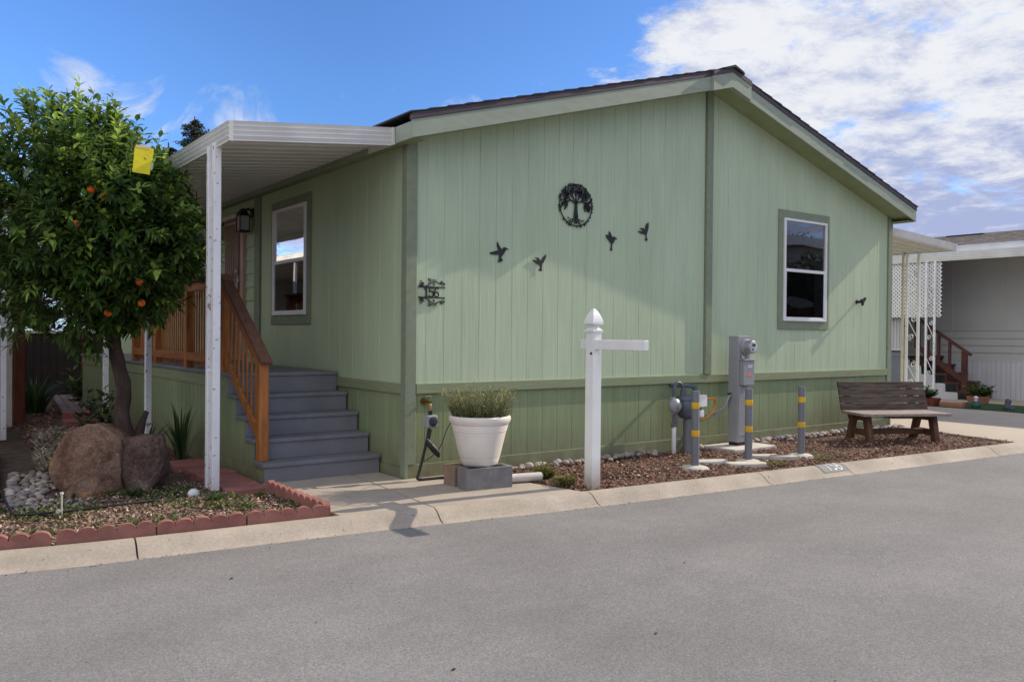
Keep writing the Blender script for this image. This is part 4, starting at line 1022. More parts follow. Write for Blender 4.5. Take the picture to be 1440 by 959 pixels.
# ------------------------------------------------------------------ pot, blocks, tap
def pot_group():
    # hollow concrete block
    def block(cx, cy, l, w, h, a, name, mat, lab):
        ca, sa = math.cos(a), math.sin(a)
        tr = lambda x, y, z: (cx + x * ca - y * sa, cy + x * sa + y * ca, z)
        m = MB(); t = .032
        def bb(x0, x1, y0, y1, z0, z1): m.hexa([tr(x0, y0, z0), tr(x1, y0, z0), tr(x1, y1, z0), tr(x0, y1, z0)], [tr(x0, y0, z1), tr(x1, y0, z1), tr(x1, y1, z1), tr(x0, y1, z1)])
        bb(-l / 2, l / 2, -w / 2, -w / 2 + t, 0, h); bb(-l / 2, l / 2, w / 2 - t, w / 2, 0, h)
        for x in (-l / 2, -t / 2, l / 2 - t): bb(x, x + t, -w / 2 + t, w / 2 - t, 0, h)
        bb(-l / 2 + t, l / 2 - t, -w / 2 + t, w / 2 - t, 0, .02)
        m.build(name, mat, origin=(cx, cy, 0), label=lab, cat='concrete block')
    block(.365, -.795, .46, .185, .19, -.10, 'concrete_block', M['block'], 'grey hollow concrete block on the walkway, in front under the cream pot')
    block(.35, -.535, .40, .185, .185, -.02, 'concrete_block', M['brownblock'], 'tan concrete block standing behind the grey one under the cream pot')
    cx, cy = .375, -.69
    m = MB()
    pr = [(.0, .192), (.150, .192), (.160, .200), (.168, .21), (.172, .235), (.176, .238), (.175, .252), (.181, .255), (.180, .268), (.186, .272)]
    for i in range(1, 7): pr.append((.186 + .056 * i / 6, .272 + .235 * i / 6))
    pr += [(.247, .51), (.246, .525), (.252, .528), (.251, .543), (.257, .546), (.256, .561), (.262, .565), (.278, .595), (.283, .612), (.281, .63), (.270, .64), (.252, .64), (.245, .61), (.24, .585), (.0, .58)]
    m.lathe(pr, (cx, cy, 0), 48); po = m.build('flower_pot', M['potw'], origin=(cx, cy, .192), smooth=35, label='large cream ribbed flower pot standing on concrete blocks', cat='flower pot')
    m = MB(); m.lathe([(.0, .582), (.243, .586), (.243, .596), (.0, .61)], (cx, cy, 0), 24); m.build('potting_soil', M['darksoil'], po)
    rr = random.Random(12); m = MB(); 
    for i in range(430):
        a = rr.uniform(0, 2 * PI); q = .235 * math.sqrt(rr.random()); x, y = cx + q * math.cos(a), cy + q * math.sin(a)
        h = rr.uniform(.13, .34) * (1.05 - q * .8); ln = .42 * q / .22 + .1
        dx, dy = math.cos(a) * h * ln + rr.uniform(-.035, .035), math.sin(a) * h * ln + rr.uniform(-.035, .035)
        m.cur = rr.random()
        pts = [(x + dx * t ** 1.4, y + dy * t ** 1.4, .59 + h * t) for t in (0, .5, 1)]
        m.tube(pts, [.0026, .0020, .0012], 3, cap=False)
        for k in range(15):
            t = rr.uniform(.05, 1); bx_, by_, bz = x + dx * t ** 1.4, y + dy * t ** 1.4, .59 + h * t
            la = rr.uniform(0, 6.28); l = rr.uniform(.018, .042); up = l * rr.uniform(.2, 1.0); w = .0042
            m.cur = min(1, max(0, rr.gauss(.45 + .4 * (t - .4), .22)))
            ex, ey = math.cos(la) * l, math.sin(la) * l
            m.add([(bx_ - ey / l * w, by_ + ex / l * w, bz), (bx_ + ey / l * w, by_ - ex / l * w, bz), (bx_ + ex, by_ + ey, bz + up)], [(0, 1, 2)])
    m.build('potted_lavender', M['lav'], origin=(cx, cy, .6), rnd=True, fixn=False, label='bushy dry lavender growing in the cream flower pot', cat='plant')
    # fallen downpipe
    m = MB(); p0, p1 = Vector((.56, -.725, .045)), Vector((.99, -.815, .045)); n = 20
    d = (p1 - p0).normalized(); s = d.cross(Vector((0, 0, 1))); vs = []
    for p, r in ((p0, .042), (p1, .042), (p1, .037), (p0, .037)):
        for k in range(n): a = 2 * PI * k / n; vs.append(p + s * r * math.cos(a) + Vector((0, 0, r * math.sin(a))))
    fs = [(i * n + k, i * n + (k + 1) % n, ((i + 1) % 4) * n + (k + 1) % n, ((i + 1) % 4) * n + k) for i in range(4) for k in range(n)]
    m.add(vs, fs); m.build('drain_pipe', M['vinyl'], origin=(.78, -.77, .045), smooth=40, label='short white plastic pipe lying on the walkway beside the grey block', cat='pipe')
    # tap
    t = thing('garden_tap', 'brass garden tap on the skirting left of the flower pot', 'tap', (.19, -.02, .72))
    m = MB(); m.tube([(.19, .01, .725), (.19, -.13, .725)], .015, 10); m.tube([(.19, -.10, .725), (.19, -.125, .70), (.19, -.13, .64)], .014, 10); m.tube([(.19, -.09, .725), (.19, -.09, .775)], .009, 8); m.build('spout', M['brass'], t, smooth=40)
    m = MB(); m.lathe([(.0, .0), (.032, .002), (.034, .01), (.0, .014)], (.19, -.09, .772), 12); m.build('handle', M['steel'], t, smooth=30)
    m = MB(); m.tube([(.19, .012, .725), (.19, -.012, .725)], .035, 14); m.build('flange', M['brass'], t)
    # timer and hose
    t = thing('water_timer', 'grey hose timer with black hose hanging from the garden tap', 'hose timer', (.19, -.13, .57))
    m = MB(); m.tube([(.19, -.13, .645), (.19, -.13, .60)], .02, 10); m.build('coupling', M['blackplastic'], t)
    m = MB(); m.box(.135, .25, -.175, -.095, .485, .605); m.build('timer_body', M['greymetal'], t, bevel=.015)
    m = MB(); m.lathe([(.046, .0), (.046, -.008), (.03, -.012), (.028, -.024), (.0, -.026)], (.192, -.176, .545), 20, 'y'); m.build('dial', M['darkglaze'], t, smooth=40)
    m = MB(); hs = catmull([(.18, -.13, .49), (.165, -.135, .42), (.13, -.14, .30), (.085, -.15, .16), (.045, -.165, .06), (.03, -.17, .025), (.06, -.185, .014), (.15, -.19, .012), (.3, -.21, .012), (.37, -.33, .012)], 5)
    m.tube(hs, .0135, 10); m.build('hose', M['blackplastic'], t, smooth=60)
    m = MB(); m.tube([(.175, -.145, .47), (.155, -.148, .38), (.14, -.15, .32)], [.022, .02, .016], 10); m.build('hose_end', M['blackplastic'], t, smooth=40)
    m = MB(); m.tube([(.135, -.155, .385), (.16, -.175, .33), (.20, -.19, .28), (.235, -.2, .235), (.245, -.2, .21)], [.012, .03, .033, .026, .012], 12); m.build('filter_cartridge', M['blackplastic'], t, smooth=50)
    m = MB(); m.tube(catmull([(.08, -.10, .17), (.14, -.09, .165), (.22, -.1, .20), (.29, -.15, .30), (.31, -.22, .45), (.30, -.33, .56), (.27, -.46, .62), (.26, -.52, .648)], 6), .004, 6)
    m.build('drip_tube', M['blackplastic'], origin=(.2, -.1, .17), smooth=60, label='thin black drip tube curving from the hose up to the cream pot', cat='drip tube')
pot_group()

# painted house number on the kerb
def curb_number():
    s0, s1 = s_of_x(4.0), s_of_x(4.40) - .02
    def patch(mb, a0, a1, w0, w1, off, n=10, k=10):
        vs = [curb_pt(a0 + (a1 - a0) * i / n, w0 + (w1 - w0) * j / k, off) for i in range(n + 1) for j in range(k + 1)]
        mb.add(vs, [(i * (k + 1) + j, (i + 1) * (k + 1) + j, (i + 1) * (k + 1) + j + 1, i * (k + 1) + j + 1) for i in range(n) for j in range(k)])
    m = MB(); patch(m, s0, s1, .012, .165, .0045)
    o = m.build('curb_number', M['numgrey'], origin=tuple(curb_pt((s0 + s1) / 2, .08)), label='white 156 stencilled on a grey patch of the kerb', cat='house number')
    m = MB(); H = .105; wt = .147
    def stroke(pts, w=.014):
        for a, b in zip(pts[:-1], pts[1:]):
            n = 4; dx, dy = b[0] - a[0], b[1] - a[1]; l = math.hypot(dx, dy) or 1; nx, ny = -dy / l * w / 2, dx / l * w / 2
            vs = []
            for i in range(n + 1):
                t = i / n; cx, cy = a[0] + dx * t, a[1] + dy * t
                for sg in (-1, 1): vs.append(curb_pt(cx + sg * nx, max(.005, wt - (cy + sg * ny)), .0085))
            m.add(vs, [(2 * i, 2 * i + 2, 2 * i + 3, 2 * i + 1) for i in range(n)])
    b = s0 + .125; stroke([(b, 0), (b, H)])
    b = s0 + .185; stroke([(b + .045, H), (b, H), (b, H * .58), (b + .03, H * .62), (b + .047, H * .42), (b + .045, H * .15), (b + .025, 0), (b, .008)])
    b = s0 + .265; stroke([(b + .045, H * .95), (b + .015, H), (b, H * .7), (b, H * .15), (b + .015, 0), (b + .038, 0), (b + .05, H * .15), (b + .05, H * .4), (b + .035, H * .55), (b, H * .45)])
    m.build('digits', M['numwhite'], o, fixn=False)
curb_number()

# ------------------------------------------------------------------ stones, mulch, litter
def pebble_mesh(seed):
    rr = random.Random(seed); m = MB(); n, k = 12, 7; a, b, c = rr.uniform(.85, 1.25), rr.uniform(.7, .95), rr.uniform(.5, .75); o = rr.uniform(0, 50)
    vs = []
    for j in range(k + 1):
        ph = PI * j / k
        for i in range(n):
            t = 2 * PI * i / n; d = Vector((math.sin(ph) * math.cos(t), math.sin(ph) * math.sin(t), math.cos(ph)))
            q = 1 + .16 * mnoise.noise(d * 1.4 + Vector((o, 0, 0)))
            vs.append((d.x * a * q, d.y * b * q, d.z * c * q))
    fs = [(j * n + i, j * n + (i + 1) % n, (j + 1) * n + (i + 1) % n, (j + 1) * n + i) for j in range(k) for i in range(n)]
    m.add(vs, fs); me = bpy.data.meshes.new('river_stone'); me.from_pydata(m.v, [], m.f)
    me.polygons.foreach_set('use_smooth', [True] * len(me.polygons)); me.materials.append(M['stone']); return me
PEB = [pebble_mesh(i) for i in range(7)]
def pebble(x, y, z, r, rr, lab, grp):
    o = bpy.data.objects.new('river_stone', rr.choice(PEB)); COL.objects.link(o); o.location = (x, y, z); o.scale = (r, r, r * rr.uniform(.8, 1.1))
    o.rotation_euler = (rr.uniform(-.3, .3), rr.uniform(-.3, .3), rr.uniform(0, 6.28)); tag(o, lab, 'stone', grp)
rr = random.Random(21); x = .72
while x < 8.75:
    r = rr.uniform(.028, .062); y = -.075 - .03 * math.sin(x * .9) + rr.uniform(-.035, .035)
    if not 4.1 < x < 4.95 and not 3.40 < x < 3.78:
        pebble(x, y, r * .25, r, rr, 'rounded river stone in the row along the foot of the front wall', 'river stones along the wall')
    x += r * rr.uniform(1.25, 1.9)
for i in range(18):
    x = rr.uniform(1.2, 8.2); pebble(x, -.16 + rr.uniform(-.05, .03), .005, rr.uniform(.02, .04), rr, 'rounded river stone in the row along the foot of the front wall', 'river stones along the wall')
cob = []
for i in range(700):
    x, y = rr.uniform(-3.25, -2.62), rr.uniform(.35, 2.3); r = rr.uniform(.02, .048)
    if (x + 2.54) ** 2 / .13 + (y - 1.0) ** 2 / .13 < 1: continue
    if x < -3.24 + .09 * y: continue
    if all((x - a) ** 2 + (y - b) ** 2 > (.8 * (r + c)) ** 2 for a, b, c in cob): cob.append((x, y, r))
for x, y, r in cob: pebble(x, y, -.012 + r * .1, r, rr, 'loose cobble in the stone bed left of the orange boulder', 'cobbles left of the boulders')

def scatter_flakes(name, mat, n, region, size, seed, label=None, cat=None, lift=.03, flat=.6, kind='stuff', aspect=.45, curl=.25):
    rr = random.Random(seed); m = MB(); i = 0
    while i < n:
        x, y, ok, z = region(rr)
        if not ok: continue
        i += 1
        l = rr.uniform(*size); w = l * rr.uniform(aspect * .6, aspect * 1.4); q = Quaternion((0, 0, 1), rr.uniform(0, 6.28)) @ Quaternion((1, 0, 0), rr.gauss(0, flat)) @ Quaternion((0, 1, 0), rr.gauss(0, flat))
        c = Vector((x, y, z + rr.uniform(0, lift))); k = l * curl
        pts = [q @ Vector(p) + c for p in ((-l, 0, 0), (-l * .2, -w, k * .3), (l, 0, k), (-l * .2, w, k * .3))]
        m.add(pts, [(0, 1, 2, 3)], min(1, max(0, rr.gauss(.5, .26))))
    o = m.build(name, mat, rnd=True, fixn=False, kind=kind, label=label, cat=cat); return o
def bed_right(rr):
    x = rr.uniform(.72, 8.6); c = curb_y(x); y = rr.uniform(c + .02, -.10)
    ok = x > .70 + (.27) * max(0, min(1, (-.02 - y) / 1.35)) + rr.uniform(-.02, .05) and x < 8.62 - .26 * max(0, (-y - .4)) and not (4.14 < x < 4.93 and -.56 < y)
    return x, y, ok and mnoise.noise((x * 1.7, y * 2.2, 3)) + rr.uniform(-.5, .5) > -.22, -.02
scatter_flakes('bark_mulch', M['mulch'], 20000, bed_right, (.008, .026), 31, 'reddish bark mulch spread over the front bed', 'mulch', flat=.35, lift=.022)
scatter_flakes('leaf_litter', M['litter'], 3500, bed_right, (.010, .022), 32, 'dry leaf litter lying over the front bed mulch', 'leaf litter', flat=.3, lift=.028)
def bed_left(rr):
    x = rr.uniform(-3.6, -1.25); c = curb_y(x); y = rr.uniform(c + .06, 1.0)
    return x, y, not (x > -1.62 and y > .05) and rr.random() < (1 if y < .25 else .5), -.02
scatter_flakes('fallen_leaves', M['litter'], 15000, bed_left, (.006, .021), 33, 'pale fallen leaves covering the left bed behind the scalloped edging', 'leaf litter', flat=.4, lift=.028)
def bed_left2(rr):
    x = rr.uniform(-3.5, -1.28); c = curb_y(x); y = rr.uniform(c + .3, .75)
    return x, y, not (x > -1.62 and y > .05) and mnoise.noise((x * 2.2, y * 2.2, 9)) > -.05, -.02
def sprouts(name, mat, n, region, seed, lab, h=(.03, .07)):
    rr = random.Random(seed); m = MB(); i = 0
    while i < n:
        x, y, ok, z = region(rr)
        if not ok: continue
        i += 1; b = rr.uniform(.2, 1)
        for k in range(rr.randint(3, 6)):
            a = rr.uniform(0, 6.28); l = rr.uniform(*h); up = rr.uniform(.3, 1.0) * l; w = l * .16; ex, ey = math.cos(a) * l, math.sin(a) * l
            m.add([(x, y, z), (x + ex * .5 - math.sin(a) * w, y + ey * .5 + math.cos(a) * w, z + up * .7), (x + ex, y + ey, z + up), (x + ex * .5 + math.sin(a) * w, y + ey * .5 - math.cos(a) * w, z + up * .7)], [(0, 1, 2, 3)], min(1, max(0, rr.gauss(b, .2))))
    m.build(name, mat, rnd=True, fixn=False, kind='stuff', label=lab, cat='weeds')
sprouts('weeds', M['weed'], 380, bed_left2, 41, 'low green weeds growing among the fallen leaves of the left bed')
def bed_dry(rr):
    x, y = rr.uniform(-3.0, -1.95), rr.uniform(2.2, 6.0); return x, y, x > -3.05 + .12 * y, -.02
sprouts('ground_cover', M['dry'], 1500, bed_dry, 42, 'dry straw coloured ground cover beyond the cobbles', (.05, .10))
def bed_mid(rr):
    x, y = rr.uniform(-2.6, -1.25), rr.uniform(1.2, 11); return x, y, True, -.02
scatter_flakes('leaf_mould', M['mulch'], 3500, bed_mid, (.012, .035), 43, 'dark leaf mould under the orange tree and beside the porch', 'leaf litter', flat=.4)

# weeds with a place of their own
def clump(name, label, mat, x, y, n, h, spread, seed, lw=.012, group=None, cat='plant', droop=.5, z0=0):
    rr = random.Random(seed); m = MB()
    for i in range(n):
        a = rr.uniform(0, 6.28); hh = h * rr.uniform(.55, 1.05); out = spread * rr.uniform(.2, 1); q = rr.uniform(0, .25) * spread
        bx_, by_ = x + math.cos(a) * q, y + math.sin(a) * q; dx, dy = math.cos(a), math.sin(a); m.cur = min(1, max(0, rr.gauss(.45, .25)))
        pts = []
        for k in range(6):
            t = k / 5; pts.append((bx_ + dx * out * t ** 1.6, by_ + dy * out * t ** 1.6, z0 + hh * (t - droop * .45 * t ** 3)))
        vs = []
        for k, p in enumerate(pts):
            w = lw * (1 - (k / 5) ** 2) + .0008; vs += [(p[0] - dy * w, p[1] + dx * w, p[2]), (p[0] + dy * w, p[1] - dx * w, p[2])]
        m.add(vs, [(2 * k, 2 * k + 1, 2 * k + 3, 2 * k + 2) for k in range(5)])
    return m.build(name, mat, origin=(x, y, z0), rnd=True, fixn=False, label=label, cat=cat, group=group)
def bushy(name, label, mat, x, y, n, h, r, seed, ls=(.02, .04), cat='plant', z0=0, group=None, aspect=.3):
    rr = random.Random(seed); m = MB()
    for i in range(n):
        a = rr.uniform(0, 6.28); q = r * math.sqrt(rr.random()); hh = h * rr.uniform(.4, 1) * (1.1 - .6 * q / r); tx, ty = x + q * math.cos(a), y + q * math.sin(a); m.cur = .2
        m.tube([(x + (tx - x) * .3, y + (ty - y) * .3, z0), (tx, ty, z0 + hh)], [.003, .0015], 3, cap=False)
        for k in range(8):
            t = rr.uniform(.25, 1); px, py, pz = x + (tx - x) * (.3 + .7 * t), y + (ty - y) * (.3 + .7 * t), z0 + hh * t
            la = rr.uniform(0, 6.28); l = rr.uniform(*ls); up = l * rr.uniform(-.1, .8); w = l * aspect; ex, ey = math.cos(la), math.sin(la)
            m.add([(px, py, pz), (px + ex * l * .5 - ey * w, py + ey * l * .5 + ex * w, pz + up * .6), (px + ex * l, py + ey * l, pz + up), (px + ex * l * .5 + ey * w, py + ey * l * .5 - ex * w, pz + up * .6)], [(0, 1, 2, 3)], min(1, max(0, rr.gauss(.5, .25))))
    return m.build(name, mat, origin=(x, y, z0), rnd=True, fixn=False, label=label, cat=cat, group=group)
bushy('small_shrub', 'small yellow green shrub by the end of the white pipe', M['yweed'], 1.10, -.72, 130, .19, .16, 51, (.015, .035))
bushy('small_shrub', 'low yellow green shrub at the foot of the white sign post', M['yweed'], 1.05, -1.10, 110, .12, .15, 52, (.015, .032))
bushy('small_shrub', 'flat patch of yellow weed in front of the right bollard', M['yweed'], 4.55, -1.48, 50, .05, .18, 53, (.012, .025))
bushy('small_shrub', 'flat yellowish weed at the kerb near the middle stones', M['yweed'], 3.75, -1.42, 40, .05, .16, 54, (.012, .025))
clump('iris_clump', 'tall strap leaved clump against the porch skirting behind the posts', M['strap'], -1.42, 2.35, 40, .75, .28, 61, .014, 'strap leaved plants beside the porch')
clump('iris_clump', 'strap leaved clump just right of the tree trunk', M['strap'], -1.72, 2.55, 46, .55, .33, 62, .014, 'strap leaved plants beside the porch')
clump('iris_clump', 'strap leaved clump left of the tree trunk', M['strap'], -2.06, 3.0, 40, .5, .35, 63, .014, 'strap leaved plants beside the porch')
clump('grass_clump', 'big dark grass clump before the brown fence', M['strap'], -1.98, 9.0, 150, .75, .65, 64, .014)
bushy('leafy_shrub', 'broad leaved young shrub left of the tree trunk', M['weed'], -1.80, 4.6, 20, .95, .3, 65, (.10, .18), aspect=.26)
bushy('leafy_shrub', 'broad leaved shrub spreading over the plank path', M['weed'], -1.02, 10.2, 34, .95, .5, 66, (.12, .22), aspect=.22)
clump('weed_tuft', 'green weed tuft at the foot between the two boulders', M['weed'], -2.30, .55, 40, .10, .16, 67, .006, droop=.8)
clump('weed_tuft', 'bright green weed tuft in the leaves near the scalloped edging', M['weed'], -1.78, .0, 45, .08, .2, 68, .008, droop=.9)
clump('weed_tuft', 'small weed growing over the front of the scalloped edging', M['weed'], -2.13, -.93, 22, .07, .07, 69, .006, droop=.9)

# ------------------------------------------------------------------ boulders
def boulder(name, lab, mat, c, dims, planes, seed, rot=0):
    rr = random.Random(seed); m = MB(); n, k = 110, 66; o = rr.uniform(0, 90)
    PL = [(Vector(p[:3]).normalized(), p[3]) for p in planes]
    for _ in range(5):
        d = Vector((rr.gauss(0, 1), rr.gauss(0, 1), rr.gauss(0, .8))).normalized(); PL.append((d, rr.uniform(.86, 1.04)))
    vs = []
    for j in range(k + 1):
        ph = PI * j / k
        for i in range(n):
            t = 2 * PI * i / n; d = Vector((math.sin(ph) * math.cos(t), math.sin(ph) * math.sin(t), math.cos(ph)))
            s = 0
            for nn, h in PL:
                q = d.dot(nn)
                if q > .05: s += (q / h) ** 60
            r = s ** (-1 / 60)
            r *= 1 + .05 * mnoise.fractal(d * 2.2 + Vector((o, 0, 0)), 1, 2, 4) + .03 * mnoise.noise(d * 7 + Vector((o, 3, 0))) + .018 * mnoise.noise(d * 19 + Vector((o, 7, 0))) - .035 * max(0, .12 - abs(mnoise.noise(d * 2.6 + Vector((o + 9, 1, 0))))) / .12
            p = Vector((d.x * r * dims[0], d.y * r * dims[1], d.z * r * dims[2])); p.rotate(Quaternion((0, 0, 1), rot)); vs.append(p + Vector(c))
    m.add(vs, [(j * n + i, j * n + (i + 1) % n, (j + 1) * n + (i + 1) % n, (j + 1) * n + i) for j in range(k) for i in range(n)])
    m.build(name, mat, origin=(c[0], c[1], 0), smooth=True, label=lab, cat='boulder')
boulder('boulder', 'large orange brown boulder at the left, under the orange tree', M['rock_orange'], (-2.545, .98, .21), (.31, .28, .37), [(-.8, 0, .62, .80), (-.25, .1, 1, .93), (.55, .1, .85, .99), (0, -1, .10, .74), (-.55, -.8, -.1, .86), (.6, -.75, .2, .86), (-1, 0, -.1, .97), (1, 0, .05, .93), (.3, -.6, .75, .93)], 3, -.55)
boulder('boulder', 'smaller purple brown square boulder beside the orange one', M['rock_purple'], (-2.165, .92, .22), (.235, .23, .27), [(-.12, 0, 1, .84), (1, 0, .12, .90), (-1, 0, -.25, .82), (0, -1, .05, .80), (.7, -.7, 0, .95), (.6, 0, .8, 1.12), (-.7, 0, .7, 1.1), (.75, 0, -.7, .98), (-.7, -.6, -.5, .9)], 8, -.5)

# ------------------------------------------------------------------ edging and pavers
def edging_piece(k=5, pitch=.118):
    m = MB(); l = k * pitch; poly = [(0, -.05)]
    poly2 = []
    for i in range(k):
        cx = (i + .5) * pitch
        for a in range(9): t = PI - PI * a / 8; poly2.append((cx + math.cos(t) * pitch * .495, .052 + math.sin(t) * pitch * .36))
    poly = [(0, -.06)] + poly2 + [(l, -.06)]
    # front and back skin as strips
    top = poly2; n = len(top)
    vs = [(x, -.027, -.06) for x, z in top] + [(x, -.027, z) for x, z in top] + [(x, .027, -.06) for x, z in top] + [(x, .027, z) for x, z in top]
    fs = []
    for i in range(n - 1):
        fs += [(i, i + 1, n + i + 1, n + i), (2 * n + i, 3 * n + i, 3 * n + i + 1, 2 * n + i + 1), (n + i, n + i + 1, 3 * n + i + 1, 3 * n + i)]
    fs += [(0, n, 3 * n, 2 * n), (n - 1, 3 * n - 1, 4 * n - 1, 2 * n - 1)]
    m.add(vs, fs)
    return m.build('garden_edging', M['redbrick'], bevel=.006), l
e0, el = edging_piece()
e3, el3 = edging_piece(3)
EG = 'red scalloped concrete edging round the left bed'
def place_edge(proto, first, p, q, lab):
    o = proto if first else proto.copy()
    if not first: COL.objects.link(o)
    d = Vector(q) - Vector(p); o.location = (p[0], p[1], -.004); o.rotation_euler = (rr.uniform(-.07, .07), rr.uniform(-.012, .012), math.atan2(d.y, d.x)); tag(o, lab, 'garden edging', EG)
sx = s_of_x(-1.29); names_f = ['piece at the corner by the walkway', 'second piece from the walkway corner', 'third piece from the walkway corner', 'fourth piece from the walkway corner', 'fifth piece from the walkway corner']
s = sx
for i in range(4):
    pr_ = e0 if i != 3 else e3; l = el if i != 3 else el3
    a, na = curb_at(s - l); b, nb = curb_at(s)
    a = a - na * .035; b = b - nb * .035
    place_edge(pr_, i in (0, 3), a, b, 'red scalloped edging along the kerb, ' + names_f[i]); s -= l + (.012 if i < 2 else .03)
a, na = curb_at(s - el); b, nb = curb_at(s); place_edge(e0, False, a - na * .035, b - nb * .035, 'red scalloped edging along the kerb, ' + names_f[4])
place_edge(e0, False, (-1.255, -1.03), (-1.265, -.44), 'red scalloped edging along the walkway, piece nearer the kerb')
place_edge(e0, False, (-1.265, -.43), (-1.275, .16), 'red scalloped edging along the walkway, piece nearer the steps')

def paver(x0, x1, y0, y1, z0, z1, mat, name, lab, grp, cat, rot=0):
    c = ((x0 + x1) / 2, (y0 + y1) / 2, z0); m = MB(); m.box(x0, x1, y0, y1, z0, z1); o = m.build(name, mat, origin=c, bevel=.007, label=lab, cat=cat, group=grp); o.rotation_euler.z = rot; return o
PG = 'red pavers beside the porch'
LBL = ['first red paver from the walkway, beside the bottom step', 'second red paver from the walkway beside the porch', 'third red paver from the walkway, right of the front post', 'fourth red paver from the walkway, behind the front post', 'fifth red paver from the walkway', 'sixth red paver from the walkway', 'farthest red paver of the row beside the porch']
y = .17
for i, lab in enumerate(LBL):
    paver(-1.60 + rr.uniform(-.02, .02), -1.235 + rr.uniform(-.015, .01) - .01, y, y + .262, -.04, .022 + rr.uniform(-.006, .016), M['redpaver'], 'paver', lab, PG, 'paver', rr.uniform(-.06, .06)).rotation_euler.x = rr.uniform(-.035, .035); y += .30
for i, (x0, x1, y0, y1, lab) in enumerate([(-2.05, -1.62, 5.4, 5.75, 'red paver lying behind the orange boulder'), (-1.92, -1.48, 6.4, 6.75, 'lower red brick of the step below the plank path'), (-1.80, -1.42, 7.3, 7.6, 'upper red brick of the step below the plank path')]):
    paver(x0, x1, y0, y1, -.04, .03 + .045 * i, M['redpaver'], 'paver', lab, 'red pavers of the back path', 'paver', -.1)
for k, lab in enumerate(['left plank of the faded pink path', 'middle plank of the faded pink path', 'right plank of the faded pink path']):
    m = MB(); xo = k * .125
    m.hexa([(-1.72 + xo, 8.0, .04), (-1.605 + xo, 8.0, .04), (-1.21 + xo, 11.9, .02), (-1.325 + xo, 11.9, .02)], [(-1.72 + xo, 8.0, .10), (-1.605 + xo, 8.0, .10), (-1.21 + xo, 11.9, .08), (-1.325 + xo, 11.9, .08)])
    m.build('path_plank', M['pinkpaver'], origin=(-1.6 + xo, 8, .02), bevel=.006, label=lab, cat='plank', group='planks of the back path')
m = MB(); m.hexa([(-3.7, .22, -.1), (-3.29, .22, -.1), (-2.97, 3.75, -.1), (-3.4, 3.75, -.1)], [(-3.7, .22, .045), (-3.29, .22, .045), (-2.97, 3.75, .045), (-3.4, 3.75, .045)]); m.build('low_wall', M['redpaver'], origin=(-3.3, 1, 0), bevel=.01, label='low red concrete border along the left edge of the bed', cat='border')

# little things in the left bed
m = MB(); m.lathe([(.045, -.02), (.05, .005), (.042, .03), (.02, .047), (.0, .05)], (-1.86, .33, -.005), 16); m.build('white_stone', M['shellwhite'], origin=(-1.86, .33, 0), smooth=60, label='small white domed stone on the soil by the front post', cat='stone')
m = MB(); m.tube(catmull([(-3.18, 1.6, .02), (-3.19, .9, .02), (-3.2, .3, .02), (-3.17, .12, .02), (-3.0, .05, .025), (-2.8, .07, .02), (-2.5, .10, .02), (-2.2, .16, .015)], 6), .0095, 8)
o = m.build('drip_line', M['blackplastic'], origin=(-3, .1, .02), smooth=60, label='black irrigation pipe lying across the left bed', cat='irrigation pipe')
m = MB(); m.tube([(-2.90, .03, 0), (-2.90, .03, .16)], .006, 6); m.tube([(-2.90, .03, .155), (-2.90, .03, .17)], .013, 8); m.tube([(-2.92, .045, .03), (-2.93, .0, .035)], .016, 8); m.build('drip_riser', M['vinyl'], origin=(-2.9, .03, 0), label='thin white sprinkler riser standing on the irrigation pipe', cat='sprinkler')

